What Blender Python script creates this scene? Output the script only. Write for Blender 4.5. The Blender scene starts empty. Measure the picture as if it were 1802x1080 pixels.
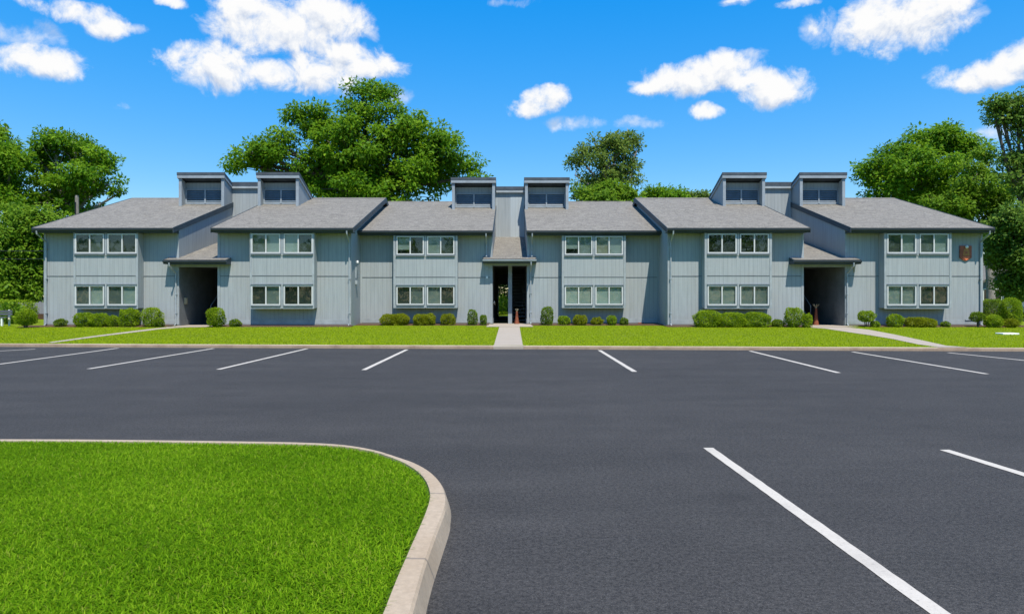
import bpy, math, random
import numpy as np
from mathutils import Vector, Matrix
random.seed(7); RNG = np.random.default_rng(11)
SC = bpy.context.scene
COL = SC.collection
# ------------------------------------------------------------------ camera numbers (photo 1802 x 1080)
F, CX, HY, H = 1210.0, 901.0, 523.0, 1.6
YN, YF = 33.0, 35.0            # wall planes of the near and the set-back units
ZB = 0.22                      # ground level at the building
def W(px, py, Y): return ((px-CX)/F*Y, Y, H+(HY-py)/F*Y)
def X(px, Y): return (px-CX)/F*Y
def lot(px, py, z=0.0):
    Y = (H-z)*F/(py-HY); return ((px-CX)/F*Y, Y)
def kerb_y(x): return 21.25-0.06*x
def lawn_z(x, y):
    t = (y-kerb_y(x)-0.15)/(32.0-kerb_y(x)-0.15)
    t = min(max(t, 0.0), 1.0)
    return 0.10+(ZB-0.10)*t
def lawn_pt(px, py):
    z = 0.15
    for _ in range(12):
        x, y = lot(px, py, z); z = lawn_z(x, y)
    if y < kerb_y(x)+0.03: x *= (kerb_y(x)+0.03)/y; y = kerb_y(x)+0.03
    return x, y, z
# ------------------------------------------------------------------ materials
class NT:
    def __init__(s, name):
        s.m = bpy.data.materials.new(name); s.m.use_nodes = True; s.t = s.m.node_tree
        s.b = s.t.nodes['Principled BSDF']; s.out = s.t.nodes['Material Output']
    def n(s, typ, **kw):
        nd = s.t.nodes.new(typ)
        for k, v in kw.items(): setattr(nd, k, v)
        return nd
    def l(s, a, b): s.t.links.new(a, b)
    def math(s, op, a, b=None, c=None, clamp=False):
        nd = s.n('ShaderNodeMath', operation=op); nd.use_clamp = clamp
        for i, v in enumerate((a, b, c)):
            if v is None: continue
            if isinstance(v, (int, float)): nd.inputs[i].default_value = v
            else: s.l(v, nd.inputs[i])
        return nd.outputs[0]
    def noise(s, vec, scale, detail=3, rough=0.55, dist=0.0):
        nd = s.n('ShaderNodeTexNoise'); nd.inputs['Scale'].default_value = scale
        nd.inputs['Detail'].default_value = detail; nd.inputs['Roughness'].default_value = rough
        nd.inputs['Distortion'].default_value = dist
        if vec is not None: s.l(vec, nd.inputs['Vector'])
        return nd.outputs['Fac']
    def ramp(s, fac, stops):
        nd = s.n('ShaderNodeValToRGB'); cr = nd.color_ramp
        while len(cr.elements) < len(stops): cr.elements.new(0.5)
        for e, (p, c) in zip(cr.elements, stops):
            e.position = p; e.color = (*c, 1) if len(c) == 3 else c
        s.l(fac, nd.inputs[0]); return nd.outputs[0]
    def mix(s, fac, a, b, mode='MIX'):
        nd = s.n('ShaderNodeMix', data_type='RGBA', blend_type=mode)
        for sock, v in ((nd.inputs[0], fac), (nd.inputs[6], a), (nd.inputs[7], b)):
            if isinstance(v, (int, float)): sock.default_value = v
            elif isinstance(v, tuple): sock.default_value = (*v, 1)
            else: s.l(v, sock)
        return nd.outputs[2]
    def maprange(s, v, a, b, c, d):
        nd = s.n('ShaderNodeMapRange'); s.l(v, nd.inputs[0])
        for i, q in enumerate((a, b, c, d)): nd.inputs[i+1].default_value = q
        return nd.outputs[0]
    def pos(s): return s.n('ShaderNodeNewGeometry').outputs['Position']
    def scale(s, vec, v3):
        nd = s.n('ShaderNodeVectorMath', operation='MULTIPLY'); s.l(vec, nd.inputs[0]); nd.inputs[1].default_value = v3
        return nd.outputs[0]
    def sep(s, vec):
        nd = s.n('ShaderNodeSeparateXYZ'); s.l(vec, nd.inputs[0]); return nd.outputs
    def bump(s, h, strength=0.3, dist=0.01):
        nd = s.n('ShaderNodeBump'); nd.inputs['Strength'].default_value = strength; nd.inputs['Distance'].default_value = dist
        s.l(h, nd.inputs['Height']); s.l(nd.outputs[0], s.b.inputs['Normal']); return nd
    def color(s, c):
        if isinstance(c, tuple): s.b.inputs['Base Color'].default_value = (*c, 1)
        else: s.l(c, s.b.inputs['Base Color'])
    def rough(s, v, spec=0.4):
        s.b.inputs['Roughness'].default_value = v; s.b.inputs['Specular IOR Level'].default_value = spec

def m_plain(name, c, rough=0.6, var=0.12, scale=6.0, spec=0.4, metal=0.0, bump=0.0):
    k = NT(name); p = k.pos()
    f = k.noise(p, scale, 5, 0.65)
    lo = tuple(v*(1-var) for v in c); hi = tuple(min(1, v*(1+var)) for v in c)
    k.color(k.ramp(f, [(0.3, lo), (0.7, hi)])); k.rough(rough, spec); k.b.inputs['Metallic'].default_value = metal
    if bump: k.bump(k.noise(p, 60, 4), bump, 0.004)
    return k.m

def m_siding(name, c, streak=0.16, groove=0.80, pitch=0.2):
    k = NT(name); g = k.n('ShaderNodeNewGeometry'); p = g.outputs['Position']
    nx = k.math('GREATER_THAN', k.math('ABSOLUTE', k.sep(g.outputs['True Normal'])[0]), 0.5)
    xyz = k.sep(p)
    s = k.math('ADD', k.math('MULTIPLY', xyz[1], nx), k.math('MULTIPLY', xyz[0], k.math('SUBTRACT', 1.0, nx)))
    fr = k.math('FRACT', k.math('MULTIPLY', s, 1/pitch))
    d = k.math('ABSOLUTE', k.math('SUBTRACT', fr, 0.5))
    gr = k.maprange(d, 0.435, 0.465, 0.0, 1.0)                     # 1 inside the groove
    board = k.n('ShaderNodeTexWhiteNoise', noise_dimensions='1D')
    k.l(k.math('FLOOR', k.math('MULTIPLY', s, 1/pitch)), board.inputs['W'])
    st = k.noise(k.scale(p, (5.0, 5.0, 0.35)), 1.6, 6, 0.7)        # weather streaks run down the boards
    pa = k.noise(p, 0.55, 4, 0.6)
    dark = tuple(v*(1-streak) for v in c); lite = tuple(min(1, v*(1+streak*0.55)) for v in c)
    col = k.ramp(st, [(0.25, dark), (0.55, c), (0.8, lite)])
    col = k.mix(k.maprange(pa, 0.4, 0.75, 0.0, 0.55), col, tuple((c[0]*1.02, c[1]*0.95, c[2]*0.91)))
    col = k.mix(k.math('MULTIPLY', board.outputs['Value'], 0.14), col, (c[0]*0.84, c[1]*0.86, c[2]*0.88))
    low = k.maprange(k.math('ADD', xyz[2], k.math('MULTIPLY', k.noise(p, 2.2, 4), 0.7)), 0.35, 1.05, 0.45, 0.0)
    col = k.mix(low, col, (c[0]*0.74, c[1]*0.7, c[2]*0.64))        # splash dirt near the ground
    col = k.mix(k.math('MULTIPLY', gr, 1-groove), col, (c[0]*0.28, c[1]*0.3, c[2]*0.33))
    k.color(col); k.rough(0.72, 0.25)
    h = k.math('SUBTRACT', k.math('MULTIPLY', k.noise(k.scale(p, (30, 30, 1.5)), 3, 3), 0.15), gr)
    k.bump(h, 0.35, 0.005); return k.m

def m_shingle():
    k = NT('asphalt_shingle'); p = k.pos(); xyz = k.sep(p)
    row = k.math('MULTIPLY', xyz[1], 1/0.14); ri = k.math('FLOOR', row); rf = k.math('FRACT', row)
    off = k.n('ShaderNodeTexWhiteNoise', noise_dimensions='1D'); k.l(ri, off.inputs['W'])
    tab = k.math('ADD', k.math('MULTIPLY', xyz[0], 1/0.26), k.math('MULTIPLY', off.outputs['Value'], 7.0))
    cmb = k.n('ShaderNodeCombineXYZ'); k.l(k.math('FLOOR', tab), cmb.inputs[0]); k.l(ri, cmb.inputs[1])
    wn = k.n('ShaderNodeTexWhiteNoise', noise_dimensions='2D'); k.l(cmb.outputs[0], wn.inputs['Vector'])
    big = k.noise(p, 0.7, 5, 0.65); fine = k.noise(p, 11, 4, 0.75)
    col = k.ramp(wn.outputs['Value'], [(0.0, (0.122, 0.114, 0.097)), (0.5, (0.190, 0.179, 0.151)), (1.0, (0.268, 0.252, 0.213))])
    col = k.mix(0.55, col, k.ramp(fine, [(0.38, (0.09, 0.083, 0.073)), (0.62, (0.312, 0.294, 0.250))]))
    col = k.mix(k.maprange(big, 0.35, 0.7, 0.0, 0.4), col, (0.19, 0.177, 0.158))
    edge = k.maprange(rf, 0.0, 0.16, 0.6, 0.0)
    col = k.mix(edge, col, (0.075, 0.07, 0.068))
    k.color(col); k.rough(0.9, 0.2)
    k.bump(k.math('ADD', k.math('SUBTRACT', 1.0, rf), k.math('MULTIPLY', fine, 0.5)), 0.6, 0.012); return k.m

def m_asphalt():
    k = NT('asphalt'); p = k.pos()
    big = k.noise(p, 0.16, 5, 0.6); mid = k.noise(k.scale(p, (0.3, 1.4, 1)), 0.9, 6, 0.65)
    fine = k.noise(p, 62, 3, 0.7); g2 = k.noise(p, 30, 3, 0.65); grit = k.noise(p, 150, 2, 0.6)
    v = k.n('ShaderNodeTexVoronoi'); v.inputs['Scale'].default_value = 110; k.l(p, v.inputs['Vector'])
    col = k.ramp(big, [(0.4, (0.0345, 0.0325, 0.0300)), (0.6, (0.0440, 0.0415, 0.0385))])
    col = k.mix(0.45, col, k.ramp(mid, [(0.38, (0.0300, 0.0280, 0.0255)), (0.62, (0.0510, 0.0480, 0.0445))]))
    col = k.mix(0.36, col, k.ramp(fine, [(0.42, (0.006, 0.006, 0.006)), (0.58, (0.086, 0.081, 0.075))]))
    col = k.mix(0.28, col, k.ramp(g2, [(0.42, (0.010, 0.010, 0.010)), (0.58, (0.076, 0.072, 0.067))]))
    col = k.mix(k.maprange(grit, 0.60, 0.70, 0.0, 0.8), col, (0.17, 0.165, 0.155))
    # a few old drips and scuffs
    dr = k.noise(k.scale(p, (1, 0.8, 1)), 0.75, 3, 0.5, 0.6)
    col = k.mix(k.maprange(dr, 0.68, 0.76, 0.0, 0.45), col, (0.016, 0.015, 0.014))
    sc = k.noise(k.scale(p, (0.12, 2.2, 1)), 1.3, 4, 0.6)
    col = k.mix(k.maprange(sc, 0.62, 0.76, 0.0, 0.22), col, (0.075, 0.071, 0.066))
    mm = k.noise(k.scale(p, (0.22, 1.0, 1)), 0.8, 6, 0.62); m2 = k.noise(p, 1.6, 5, 0.65)
    col = k.mix(1.0, col, k.ramp(mm, [(0.36, (0.89, 0.89, 0.89)), (0.66, (1.12, 1.115, 1.11))]), 'MULTIPLY')
    col = k.mix(1.0, col, k.ramp(m2, [(0.36, (0.93, 0.93, 0.93)), (0.66, (1.07, 1.07, 1.07))]), 'MULTIPLY')
    k.color(col); k.rough(0.8, 0.25)
    k.bump(k.math('ADD', fine, v.outputs['Distance']), 0.7, 0.006); return k.m

def m_paint():
    k = NT('white_line_paint'); p = k.pos()
    f = k.noise(p, 45, 5, 0.7); w = k.noise(p, 3, 4, 0.6)
    col = k.ramp(f, [(0.30, (0.20, 0.19, 0.175)), (0.37, (0.47, 0.43, 0.365)), (0.8, (0.56, 0.515, 0.44))])
    col = k.mix(k.maprange(w, 0.48, 0.72, 0.0, 0.5), col, (0.33, 0.30, 0.255))
    k.color(col); k.rough(0.7, 0.3); k.bump(f, 0.3, 0.003); return k.m

def m_concrete(name, c, stain=(0.22, 0.15, 0.10), sv=0.4, joint=0.0):
    k = NT(name); p = k.pos()
    f = k.noise(p, 26, 6, 0.7); b = k.noise(p, 1.7, 5, 0.65); gr = k.noise(p, 120, 3, 0.6)
    col = k.ramp(f, [(0.3, tuple(v*0.82 for v in c)), (0.7, tuple(min(1, v*1.1) for v in c))])
    col = k.mix(k.maprange(b, 0.45, 0.78, 0.0, sv), col, stain)
    col = k.mix(k.maprange(gr, 0.6, 0.8, 0.0, 0.35), col, tuple(v*0.6 for v in c))
    if joint:
        j = k.maprange(k.math('ABSOLUTE', k.math('SUBTRACT', k.math('FRACT', k.math('MULTIPLY', k.sep(p)[1], 1/joint)), 0.5)), 0.488, 0.496, 0.0, 0.6)
        col = k.mix(j, col, (0.12, 0.11, 0.10))
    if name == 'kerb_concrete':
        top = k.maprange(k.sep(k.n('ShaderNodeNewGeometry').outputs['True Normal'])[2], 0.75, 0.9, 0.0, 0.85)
        col = k.mix(top, col, k.ramp(f, [(0.3, (0.43, 0.375, 0.255)), (0.7, (0.56, 0.50, 0.36))]))   # cream on upward faces, stained brown on the upright ones
    k.color(col); k.rough(0.85, 0.3); k.bump(f, 0.35, 0.006); return k.m

def m_leaf(name, a, b, c, trans=0.35, rough=0.5):
    """a dark, b middle, c light leaf colours; 'tint' is a value per twig, the island gives a value per leaf"""
    k = NT(name); g = k.n('ShaderNodeNewGeometry')
    at = k.n('ShaderNodeAttribute', attribute_name='tint')
    wt = 0.34 if 'blade' in name else 0.6
    v = k.math('ADD', k.math('MULTIPLY', at.outputs['Fac'], wt), k.math('MULTIPLY', g.outputs['Random Per Island'], 1-wt))
    col = k.ramp(v, [(0.1, a), (0.5, b), (0.9, c)])
    if 'blade' in name:
        col = k.mix(k.maprange(g.outputs['Random Per Island'], 0.97, 0.975, 0.0, 0.6), col, (0.30, 0.27, 0.07))
    k.color(col); k.rough(rough, 0.03 if 'blade' in name else 0.12)
    tr = k.n('ShaderNodeBsdfTranslucent'); k.l(k.mix(0.6, col, c), tr.inputs['Color'])
    mx = k.n('ShaderNodeMixShader'); mx.inputs[0].default_value = trans
    k.l(k.b.outputs[0], mx.inputs[1]); k.l(tr.outputs[0], mx.inputs[2]); k.l(mx.outputs[0], k.out.inputs['Surface'])
    return k.m

def m_bark(name, c):
    k = NT(name); p = k.pos()
    f = k.noise(k.scale(p, (9, 9, 1.6)), 2.2, 6, 0.7)
    k.color(k.ramp(f, [(0.3, tuple(v*0.5 for v in c)), (0.7, tuple(v*1.3 for v in c))])); k.rough(0.9, 0.2); k.bump(f, 0.6, 0.03); return k.m

def m_turf(name, a, b, dirt):
    k = NT(name); p = k.pos()
    f = k.noise(p, 22, 6, 0.75); g = k.noise(p, 0.55, 5, 0.6)
    col = k.ramp(f, [(0.3, a), (0.7, b)])
    col = k.mix(k.maprange(g, 0.5, 0.8, 0.0, 0.5), col, dirt)
    k.color(col); k.rough(0.95, 0.1); k.bump(f, 0.8, 0.03); return k.m

def m_glass():
    k = NT('window_glass'); t = k.t
    gl = k.n('ShaderNodeBsdfGlossy'); gl.inputs['Roughness'].default_value = 0.02
    tr = k.n('ShaderNodeBsdfTransparent'); tr.inputs['Color'].default_value = (0.80, 0.86, 0.84, 1)
    lw = k.n('ShaderNodeLayerWeight'); lw.inputs['Blend'].default_value = 0.5
    fr = k.math('ADD', 0.05, k.math('MULTIPLY', 0.8, k.math('POWER', lw.outputs['Facing'], 4.0)))
    nz = k.noise(k.pos(), 1.3, 2); bp = k.n('ShaderNodeBump'); bp.inputs['Strength'].default_value = 0.12; bp.inputs['Distance'].default_value = 0.02
    k.l(nz, bp.inputs['Height']); k.l(bp.outputs[0], gl.inputs['Normal'])
    mx = k.n('ShaderNodeMixShader'); k.l(fr, mx.inputs[0]); k.l(tr.outputs[0], mx.inputs[1]); k.l(gl.outputs[0], mx.inputs[2])
    k.l(mx.outputs[0], k.out.inputs['Surface']); return k.m

def m_blind(name, c, pitch=0.05, depth=0.3):
    k = NT(name); p = k.pos(); z = k.sep(p)[2]
    fr = k.math('FRACT', k.math('MULTIPLY', z, 1/pitch))
    col = k.mix(k.maprange(fr, 0.0, 0.3, depth, 0.0), c, tuple(v*0.45 for v in c))
    big = k.noise(p, 1.1, 3)
    col = k.mix(k.maprange(big, 0.4, 0.7, 0.0, 0.3), col, tuple(v*0.7 for v in c))
    k.color(col); k.rough(0.7, 0.2); k.bump(fr, 0.5, 0.01); return k.m

SIDING = (0.338, 0.374, 0.380)
M = dict(
    siding=m_siding('painted_plywood_siding', SIDING, 0.22, 0.72),
    sill=m_plain('shade_toned_trim', (0.15, 0.18, 0.20), 0.6, 0.2, 3),  # trim darker than the siding, standing in for the shadow line at the windows
    trim=m_plain('blue_grey_trim', (0.27, 0.31, 0.335), 0.6, 0.14, 2.5),
    light_trim=m_plain('light_grey_trim', (0.315, 0.35, 0.36), 0.6, 0.16, 2.5),
    gutter=m_plain('slate_blue_gutter', (0.030, 0.041, 0.050), 0.5, 0.2, 1.5),
    fascia=m_plain('slate_blue_fascia', (0.040, 0.060, 0.074), 0.6, 0.2, 1.5),
    flash=m_plain('flashing_seam', (0.12, 0.13, 0.14), 0.6, 0.3, 4),
    spout=m_plain('grey_downspout', (0.33, 0.37, 0.39), 0.45, 0.15, 2.0),
    louver=m_plain('blue_louver', (0.105, 0.150, 0.190), 0.5, 0.18, 3),
    cap=m_plain('dark_cap', (0.06, 0.075, 0.09), 0.6, 0.3, 3),
    frame=m_plain('white_window_frame', (0.58, 0.59, 0.57), 0.45, 0.06, 8),
    shingle=m_shingle(), glass=m_glass(),
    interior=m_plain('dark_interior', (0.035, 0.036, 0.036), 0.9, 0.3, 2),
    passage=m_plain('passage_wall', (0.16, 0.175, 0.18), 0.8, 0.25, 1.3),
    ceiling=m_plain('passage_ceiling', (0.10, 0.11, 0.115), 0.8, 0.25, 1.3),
    foundation=m_concrete('foundation', (0.20, 0.18, 0.16)),
    asphalt=m_asphalt(), paint=m_paint(),
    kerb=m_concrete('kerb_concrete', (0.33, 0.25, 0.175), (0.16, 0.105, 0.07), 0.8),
    island_kerb=m_concrete('island_kerb_concrete', (0.41, 0.325, 0.23), (0.31, 0.225, 0.14), 0.6, 1.3),
    path=m_concrete('path_concrete', (0.39, 0.335, 0.265), (0.31, 0.255, 0.19), 0.4, 1.5),
    turf=m_turf('island_turf', (0.035, 0.075, 0.006), (0.08, 0.16, 0.012), (0.05, 0.07, 0.02)),
    lawn=m_turf('lawn_turf', (0.10, 0.15, 0.004), (0.19, 0.26, 0.008), (0.13, 0.16, 0.028)),
    earth=m_turf('rough_grass', (0.05, 0.08, 0.015), (0.09, 0.13, 0.03), (0.13, 0.11, 0.06)),
    mulch=m_turf('bark_mulch', (0.05, 0.030, 0.018), (0.13, 0.08, 0.05), (0.10, 0.085, 0.06)),
    blade=m_leaf('grass_blade', (0.055, 0.145, 0.003), (0.150, 0.310, 0.006), (0.310, 0.480, 0.022), 0.45, 0.6),
    lawn_blade=m_leaf('lawn_blade', (0.190, 0.280, 0.003), (0.285, 0.385, 0.006), (0.390, 0.480, 0.012), 0.40, 0.7),
    leaf_oak=m_leaf('broadleaf', (0.034, 0.105, 0.005), (0.105, 0.240, 0.009), (0.260, 0.430, 0.022), 0.48),
    leaf_olive=m_leaf('olive_leaf', (0.065, 0.120, 0.018), (0.140, 0.230, 0.034), (0.260, 0.345, 0.066), 0.45),
    leaf_light=m_leaf('bright_leaf', (0.052, 0.130, 0.008), (0.125, 0.250, 0.014), (0.250, 0.390, 0.030), 0.48),
    leaf_dark=m_leaf('dark_leaf', (0.045, 0.108, 0.014), (0.110, 0.215, 0.026), (0.225, 0.335, 0.046), 0.44),
    shrub=m_leaf('box_leaf', (0.080, 0.155, 0.004), (0.185, 0.300, 0.008), (0.320, 0.430, 0.018), 0.46),
    shrub_dark=m_leaf('dark_box_leaf', (0.050, 0.105, 0.006), (0.110, 0.200, 0.010), (0.215, 0.300, 0.020), 0.44),
    shrub_olive=m_leaf('olive_box_leaf', (0.100, 0.130, 0.004), (0.205, 0.245, 0.007), (0.310, 0.350, 0.016), 0.44),
    bark=m_bark('grey_bark', (0.115, 0.098, 0.08)), bark_pale=m_bark('pale_bark', (0.26, 0.24, 0.21)),
    rust=m_plain('rust_metal', (0.21, 0.060, 0.026), 0.7, 0.4, 8), straw=m_plain('straw', (0.45, 0.38, 0.24), 0.8, 0.2, 8),
    sign_brown=m_plain('carved_brown', (0.34, 0.085, 0.040), 0.55, 0.3, 9), sign_gold=m_plain('ochre_paint', (0.42, 0.18, 0.045), 0.5, 0.3, 12),
    sign_orange=m_plain('orange_paint', (0.80, 0.20, 0.075), 0.5, 0.12, 12), white=m_plain('white_enamel', (0.8, 0.8, 0.78), 0.35, 0.04, 5),
    box=m_plain('tan_plastic', (0.42, 0.36, 0.24), 0.5, 0.1, 6), dark=m_plain('black_metal', (0.02, 0.022, 0.024), 0.5, 0.2, 6),
    wood=m_bark('pole_wood', (0.27, 0.245, 0.215)), slate=m_plain('slate_board', (0.09, 0.10, 0.115), 0.6, 0.2, 4),
    fence=m_siding('grey_fence_boards', (0.235, 0.235, 0.265), 0.2, 0.5, 0.15), house=m_siding('neighbour_siding', (0.11, 0.145, 0.18), 0.15, 0.6, 0.2),
    carpaint=m_plain('blue_car_paint', (0.02, 0.05, 0.26), 0.25, 0.03, 3, 0.6), tyre=m_plain('tyre_rubber', (0.02, 0.02, 0.02), 0.85, 0.2, 10),
    alloy=m_plain('wheel_alloy', (0.5, 0.5, 0.5), 0.35, 0.05, 5, 0.5, 0.8), carglass=m_plain('car_glass', (0.01, 0.012, 0.015), 0.08, 0.1, 3, 0.6),
)
# ------------------------------------------------------------------ mesh building
class MB:
    def __init__(s): s.v = []; s.f = []
    def add(s, vs, fs):
        o = len(s.v); s.v += [tuple(v) for v in vs]; s.f += [tuple(i+o for i in f) for f in fs]; return s
    def box(s, x0, x1, y0, y1, z0, z1):
        if x0 > x1: x0, x1 = x1, x0
        return s.add([(x0, y0, z0), (x1, y0, z0), (x1, y1, z0), (x0, y1, z0), (x0, y0, z1), (x1, y0, z1), (x1, y1, z1), (x0, y1, z1)],
                     [(0, 3, 2, 1), (4, 5, 6, 7), (0, 1, 5, 4), (1, 2, 6, 5), (2, 3, 7, 6), (3, 0, 4, 7)])
    def prism_x(s, prof, x0, x1):
        """prof: closed list of (y, z); extruded along x"""
        n = len(prof)
        if x0 > x1: x0, x1 = x1, x0
        ar = sum(prof[i][0]*prof[(i+1) % n][1]-prof[(i+1) % n][0]*prof[i][1] for i in range(n))
        if ar < 0: prof = prof[::-1]
        vs = [(x0, y, z) for y, z in prof]+[(x1, y, z) for y, z in prof]
        fs = [tuple(range(n))[::-1], tuple(range(n, 2*n))]+[(i, (i+1) % n, n+(i+1) % n, n+i) for i in range(n)]
        return s.add(vs, fs)
    def prism_y(s, prof, y0, y1):
        """prof: closed list of (x, z); extruded along y"""
        n = len(prof)
        ar = sum(prof[i][0]*prof[(i+1) % n][1]-prof[(i+1) % n][0]*prof[i][1] for i in range(n))
        if ar < 0: prof = prof[::-1]
        vs = [(x, y0, z) for x, z in prof]+[(x, y1, z) for x, z in prof]
        fs = [tuple(range(n)), tuple(range(n, 2*n))[::-1]]+[((i+1) % n, i, n+i, n+(i+1) % n) for i in range(n)]
        return s.add(vs, fs)
    def tube(s, pts, rad, sides=8, cap=True):
        pts = [Vector(p) for p in pts]; n = len(pts)
        if isinstance(rad, (int, float)): rad = [rad]*n
        vs = []; up = Vector((0.13, 0.31, 1)).normalized()
        for i, p in enumerate(pts):
            d = (pts[min(i+1, n-1)]-pts[max(i-1, 0)])
            d = d.normalized() if d.length > 1e-9 else Vector((0, 0, 1))
            a = d.cross(up)
            if a.length < 1e-3: a = d.cross(Vector((1, 0, 0)))
            a.normalize(); b = d.cross(a)
            for q in range(sides):
                t = 2*math.pi*q/sides; vs.append(p+(a*math.cos(t)+b*math.sin(t))*rad[i])
        fs = [(i*sides+q, i*sides+(q+1) % sides, (i+1)*sides+(q+1) % sides, (i+1)*sides+q) for i in range(n-1) for q in range(sides)]
        if cap: fs += [tuple(range(sides))[::-1], tuple(range((n-1)*sides, n*sides))]
        return s.add(vs, fs)
    def lathe(s, c, prof, sides=16):
        return s.tube([(c[0], c[1], c[2]+z) for r, z in prof], [max(r, 1e-4) for r, z in prof], sides)
    def build(s, name, mat, parent=None, smooth=False, bevel=0.0):
        me = bpy.data.meshes.new(name)
        ox = parent_origin(parent)
        me.from_pydata([(v[0]-ox[0], v[1]-ox[1], v[2]-ox[2]) for v in s.v], [], s.f)
        me.materials.append(mat if not isinstance(mat, str) else M[mat])
        if smooth: me.polygons.foreach_set('use_smooth', [True]*len(me.polygons))
        return link(name, me, parent, bevel)
def parent_origin(p):
    o = Vector((0, 0, 0))
    while p is not None: o = o+p.location; p = p.parent
    return o
def link(name, me, parent=None, bevel=0.0):
    o = bpy.data.objects.new(name, me); COL.objects.link(o)
    if parent: o.parent = parent
    if bevel:
        b = o.modifiers.new('edge', 'BEVEL'); b.width = bevel; b.segments = 2; b.limit_method = 'ANGLE'
    return o
def thing(name, label, cat, loc, group=None):
    o = bpy.data.objects.new(name, None); COL.objects.link(o); o.location = loc; o.empty_display_size = 0.2
    o['label'] = label; o['category'] = cat
    if group: o['group'] = group
    return o
def tag(o, label, cat, group=None):
    o['label'] = label; o['category'] = cat
    if group: o['group'] = group
    return o
def struct(o): o['kind'] = 'structure'; return o
def np_mesh(name, verts, faces, mat, parent=None, tint=None, smooth=False):
    """verts (N,3), faces (M,k) arrays"""
    ox = np.array(parent_origin(parent)); verts = verts-ox
    me = bpy.data.meshes.new(name); n, (m, k) = len(verts), faces.shape
    me.vertices.add(n); me.vertices.foreach_set('co', verts.astype(np.float32).ravel())
    me.loops.add(m*k); me.loops.foreach_set('vertex_index', faces.astype(np.int32).ravel())
    me.polygons.add(m); me.polygons.foreach_set('loop_start', np.arange(0, m*k, k, dtype=np.int32))
    if tint is not None:
        a = me.attributes.new('tint', 'FLOAT', 'POINT'); a.data.foreach_set('value', tint.astype(np.float32))
    me.update(calc_edges=True); me.validate()
    if smooth: me.polygons.foreach_set('use_smooth', [True]*m)
    me.materials.append(M[mat] if isinstance(mat, str) else mat)
    return link(name, me, parent)
def unit(v): return v/np.maximum(np.linalg.norm(v, axis=1, keepdims=True), 1e-9)
def leaf_quads(pos, axis, nrm, length, width):
    """one folded quad leaf per row -> verts, faces"""
    axis = unit(axis); side = unit(np.cross(axis, nrm)); nn = np.cross(side, axis)
    L = length[:, None]; Wd = width[:, None]
    a = pos; b = pos+axis*L*0.5+side*Wd*0.5+nn*Wd*0.12; c = pos+axis*L-nn*L*0.10; d = pos+axis*L*0.5-side*Wd*0.5+nn*Wd*0.12
    v = np.stack([a, b, c, d], 1).reshape(-1, 3)
    return v, np.arange(len(v)).reshape(-1, 4)
# ------------------------------------------------------------------ ground, lot, kerbs, lawn
struct(MB().add([(-700, -300, -0.05), (700, -300, -0.05), (700, 1500, -0.05), (-700, 1500, -0.05)], [(0, 1, 2, 3)]).build('ground', 'earth'))
def sheet(name, pts, mat, z=None):
    o = MB().add([(p[0], p[1], p[2] if z is None else z) for p in pts], [tuple(range(len(pts)))]).build(name, mat); return struct(o)
sheet('parking_lot', [(-60, -25, 0), (60, -25, 0), (60, kerb_y(60)+0.02, 0), (-60, kerb_y(-60)+0.02, 0)], 'asphalt')
# painted bay lines, each its own sheet 4 mm above the asphalt
def paint_line(a, b, width=0.10, grow=0.0):
    a = Vector((*a, 0)); b = Vector((*b, 0)); d = (b-a).normalized(); s = Vector((-d.y, d.x, 0))*width/2
    b = b+d*grow
    # ragged edges of rolled paint
    n = max(8, int((b-a).length/0.12)); L = []; R = []
    for i in range(n+1):
        p = a+(b-a)*i/n
        L.append(p+s*(1+random.uniform(-0.06, 0.06))); R.append(p-s*(1+random.uniform(-0.06, 0.06)))
    m = MB()
    vs = [(v.x, v.y, 0.004) for v in L]+[(v.x, v.y, 0.004) for v in R]
    m.add(vs, [(i, n+1+i, n+2+i, i+1) for i in range(n)])
    return struct(m.build('parking_line', 'paint'))
for (x0, y0, x1, y1, g) in [(62, 614.2, -120, 624, 2.0), (208, 612.5, -55, 648, 0), (376, 613, 156, 649, 0), (540, 613.5, 384, 650, 0), (716, 615, 640, 651, 0),
                            (1055, 616.2, 1117, 654, 0), (1320, 617.5, 1476, 656, 0), (1500, 619, 1737, 658, 0), (1668, 620.5, 1960, 650, 0)]:
    paint_line(lot(x0, y0), lot(x1, y1), 0.11, g)
paint_line(lot(1246, 788), lot(1655, 1080), 0.105, 1.2)
paint_line(lot(1662, 791.5), lot(1802, 835), 0.105, 3.5)
# far kerb with a dropped part at the path
def kerb_run(x0, x1, name='kerb'):
    m = MB(); n = max(2, int((x1-x0)/1.5)); sec = [(0.0, -0.03), (0.012, 0.075), (0.035, 0.098), (0.15, 0.10), (0.15, -0.03)]
    k = len(sec)
    for i in range(n+1):
        x = x0+(x1-x0)*i/n; y = kerb_y(x)+random.uniform(-0.006, 0.006)
        m.v += [(x, y+a, b+random.uniform(-0.003, 0.003)) for a, b in sec]
    m.f += [(i*k+j, (i+1)*k+j, (i+1)*k+(j+1) % k, i*k+(j+1) % k) for i in range(n) for j in range(k)]
    m.f += [tuple(range(k))[::-1], tuple(range(n*k, n*k+k))]
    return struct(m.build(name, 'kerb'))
PX0, PX1 = -0.56, 0.335
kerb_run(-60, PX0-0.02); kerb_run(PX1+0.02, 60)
struct(MB().add([(PX0-0.02, kerb_y(0)-0.02, 0.075), (PX1+0.02, kerb_y(0)-0.02, 0.075), (PX1+0.02, kerb_y(0)+0.3, 0.112), (PX0-0.02, kerb_y(0)+0.3, 0.112)], [(0, 1, 2, 3)]).build('path_ramp', 'path'))
struct(MB().box(PX0-0.02, PX1+0.02, kerb_y(0)-0.02, kerb_y(0)+0.28, -0.02, 0.074).build('path_step', 'path'))
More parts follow.
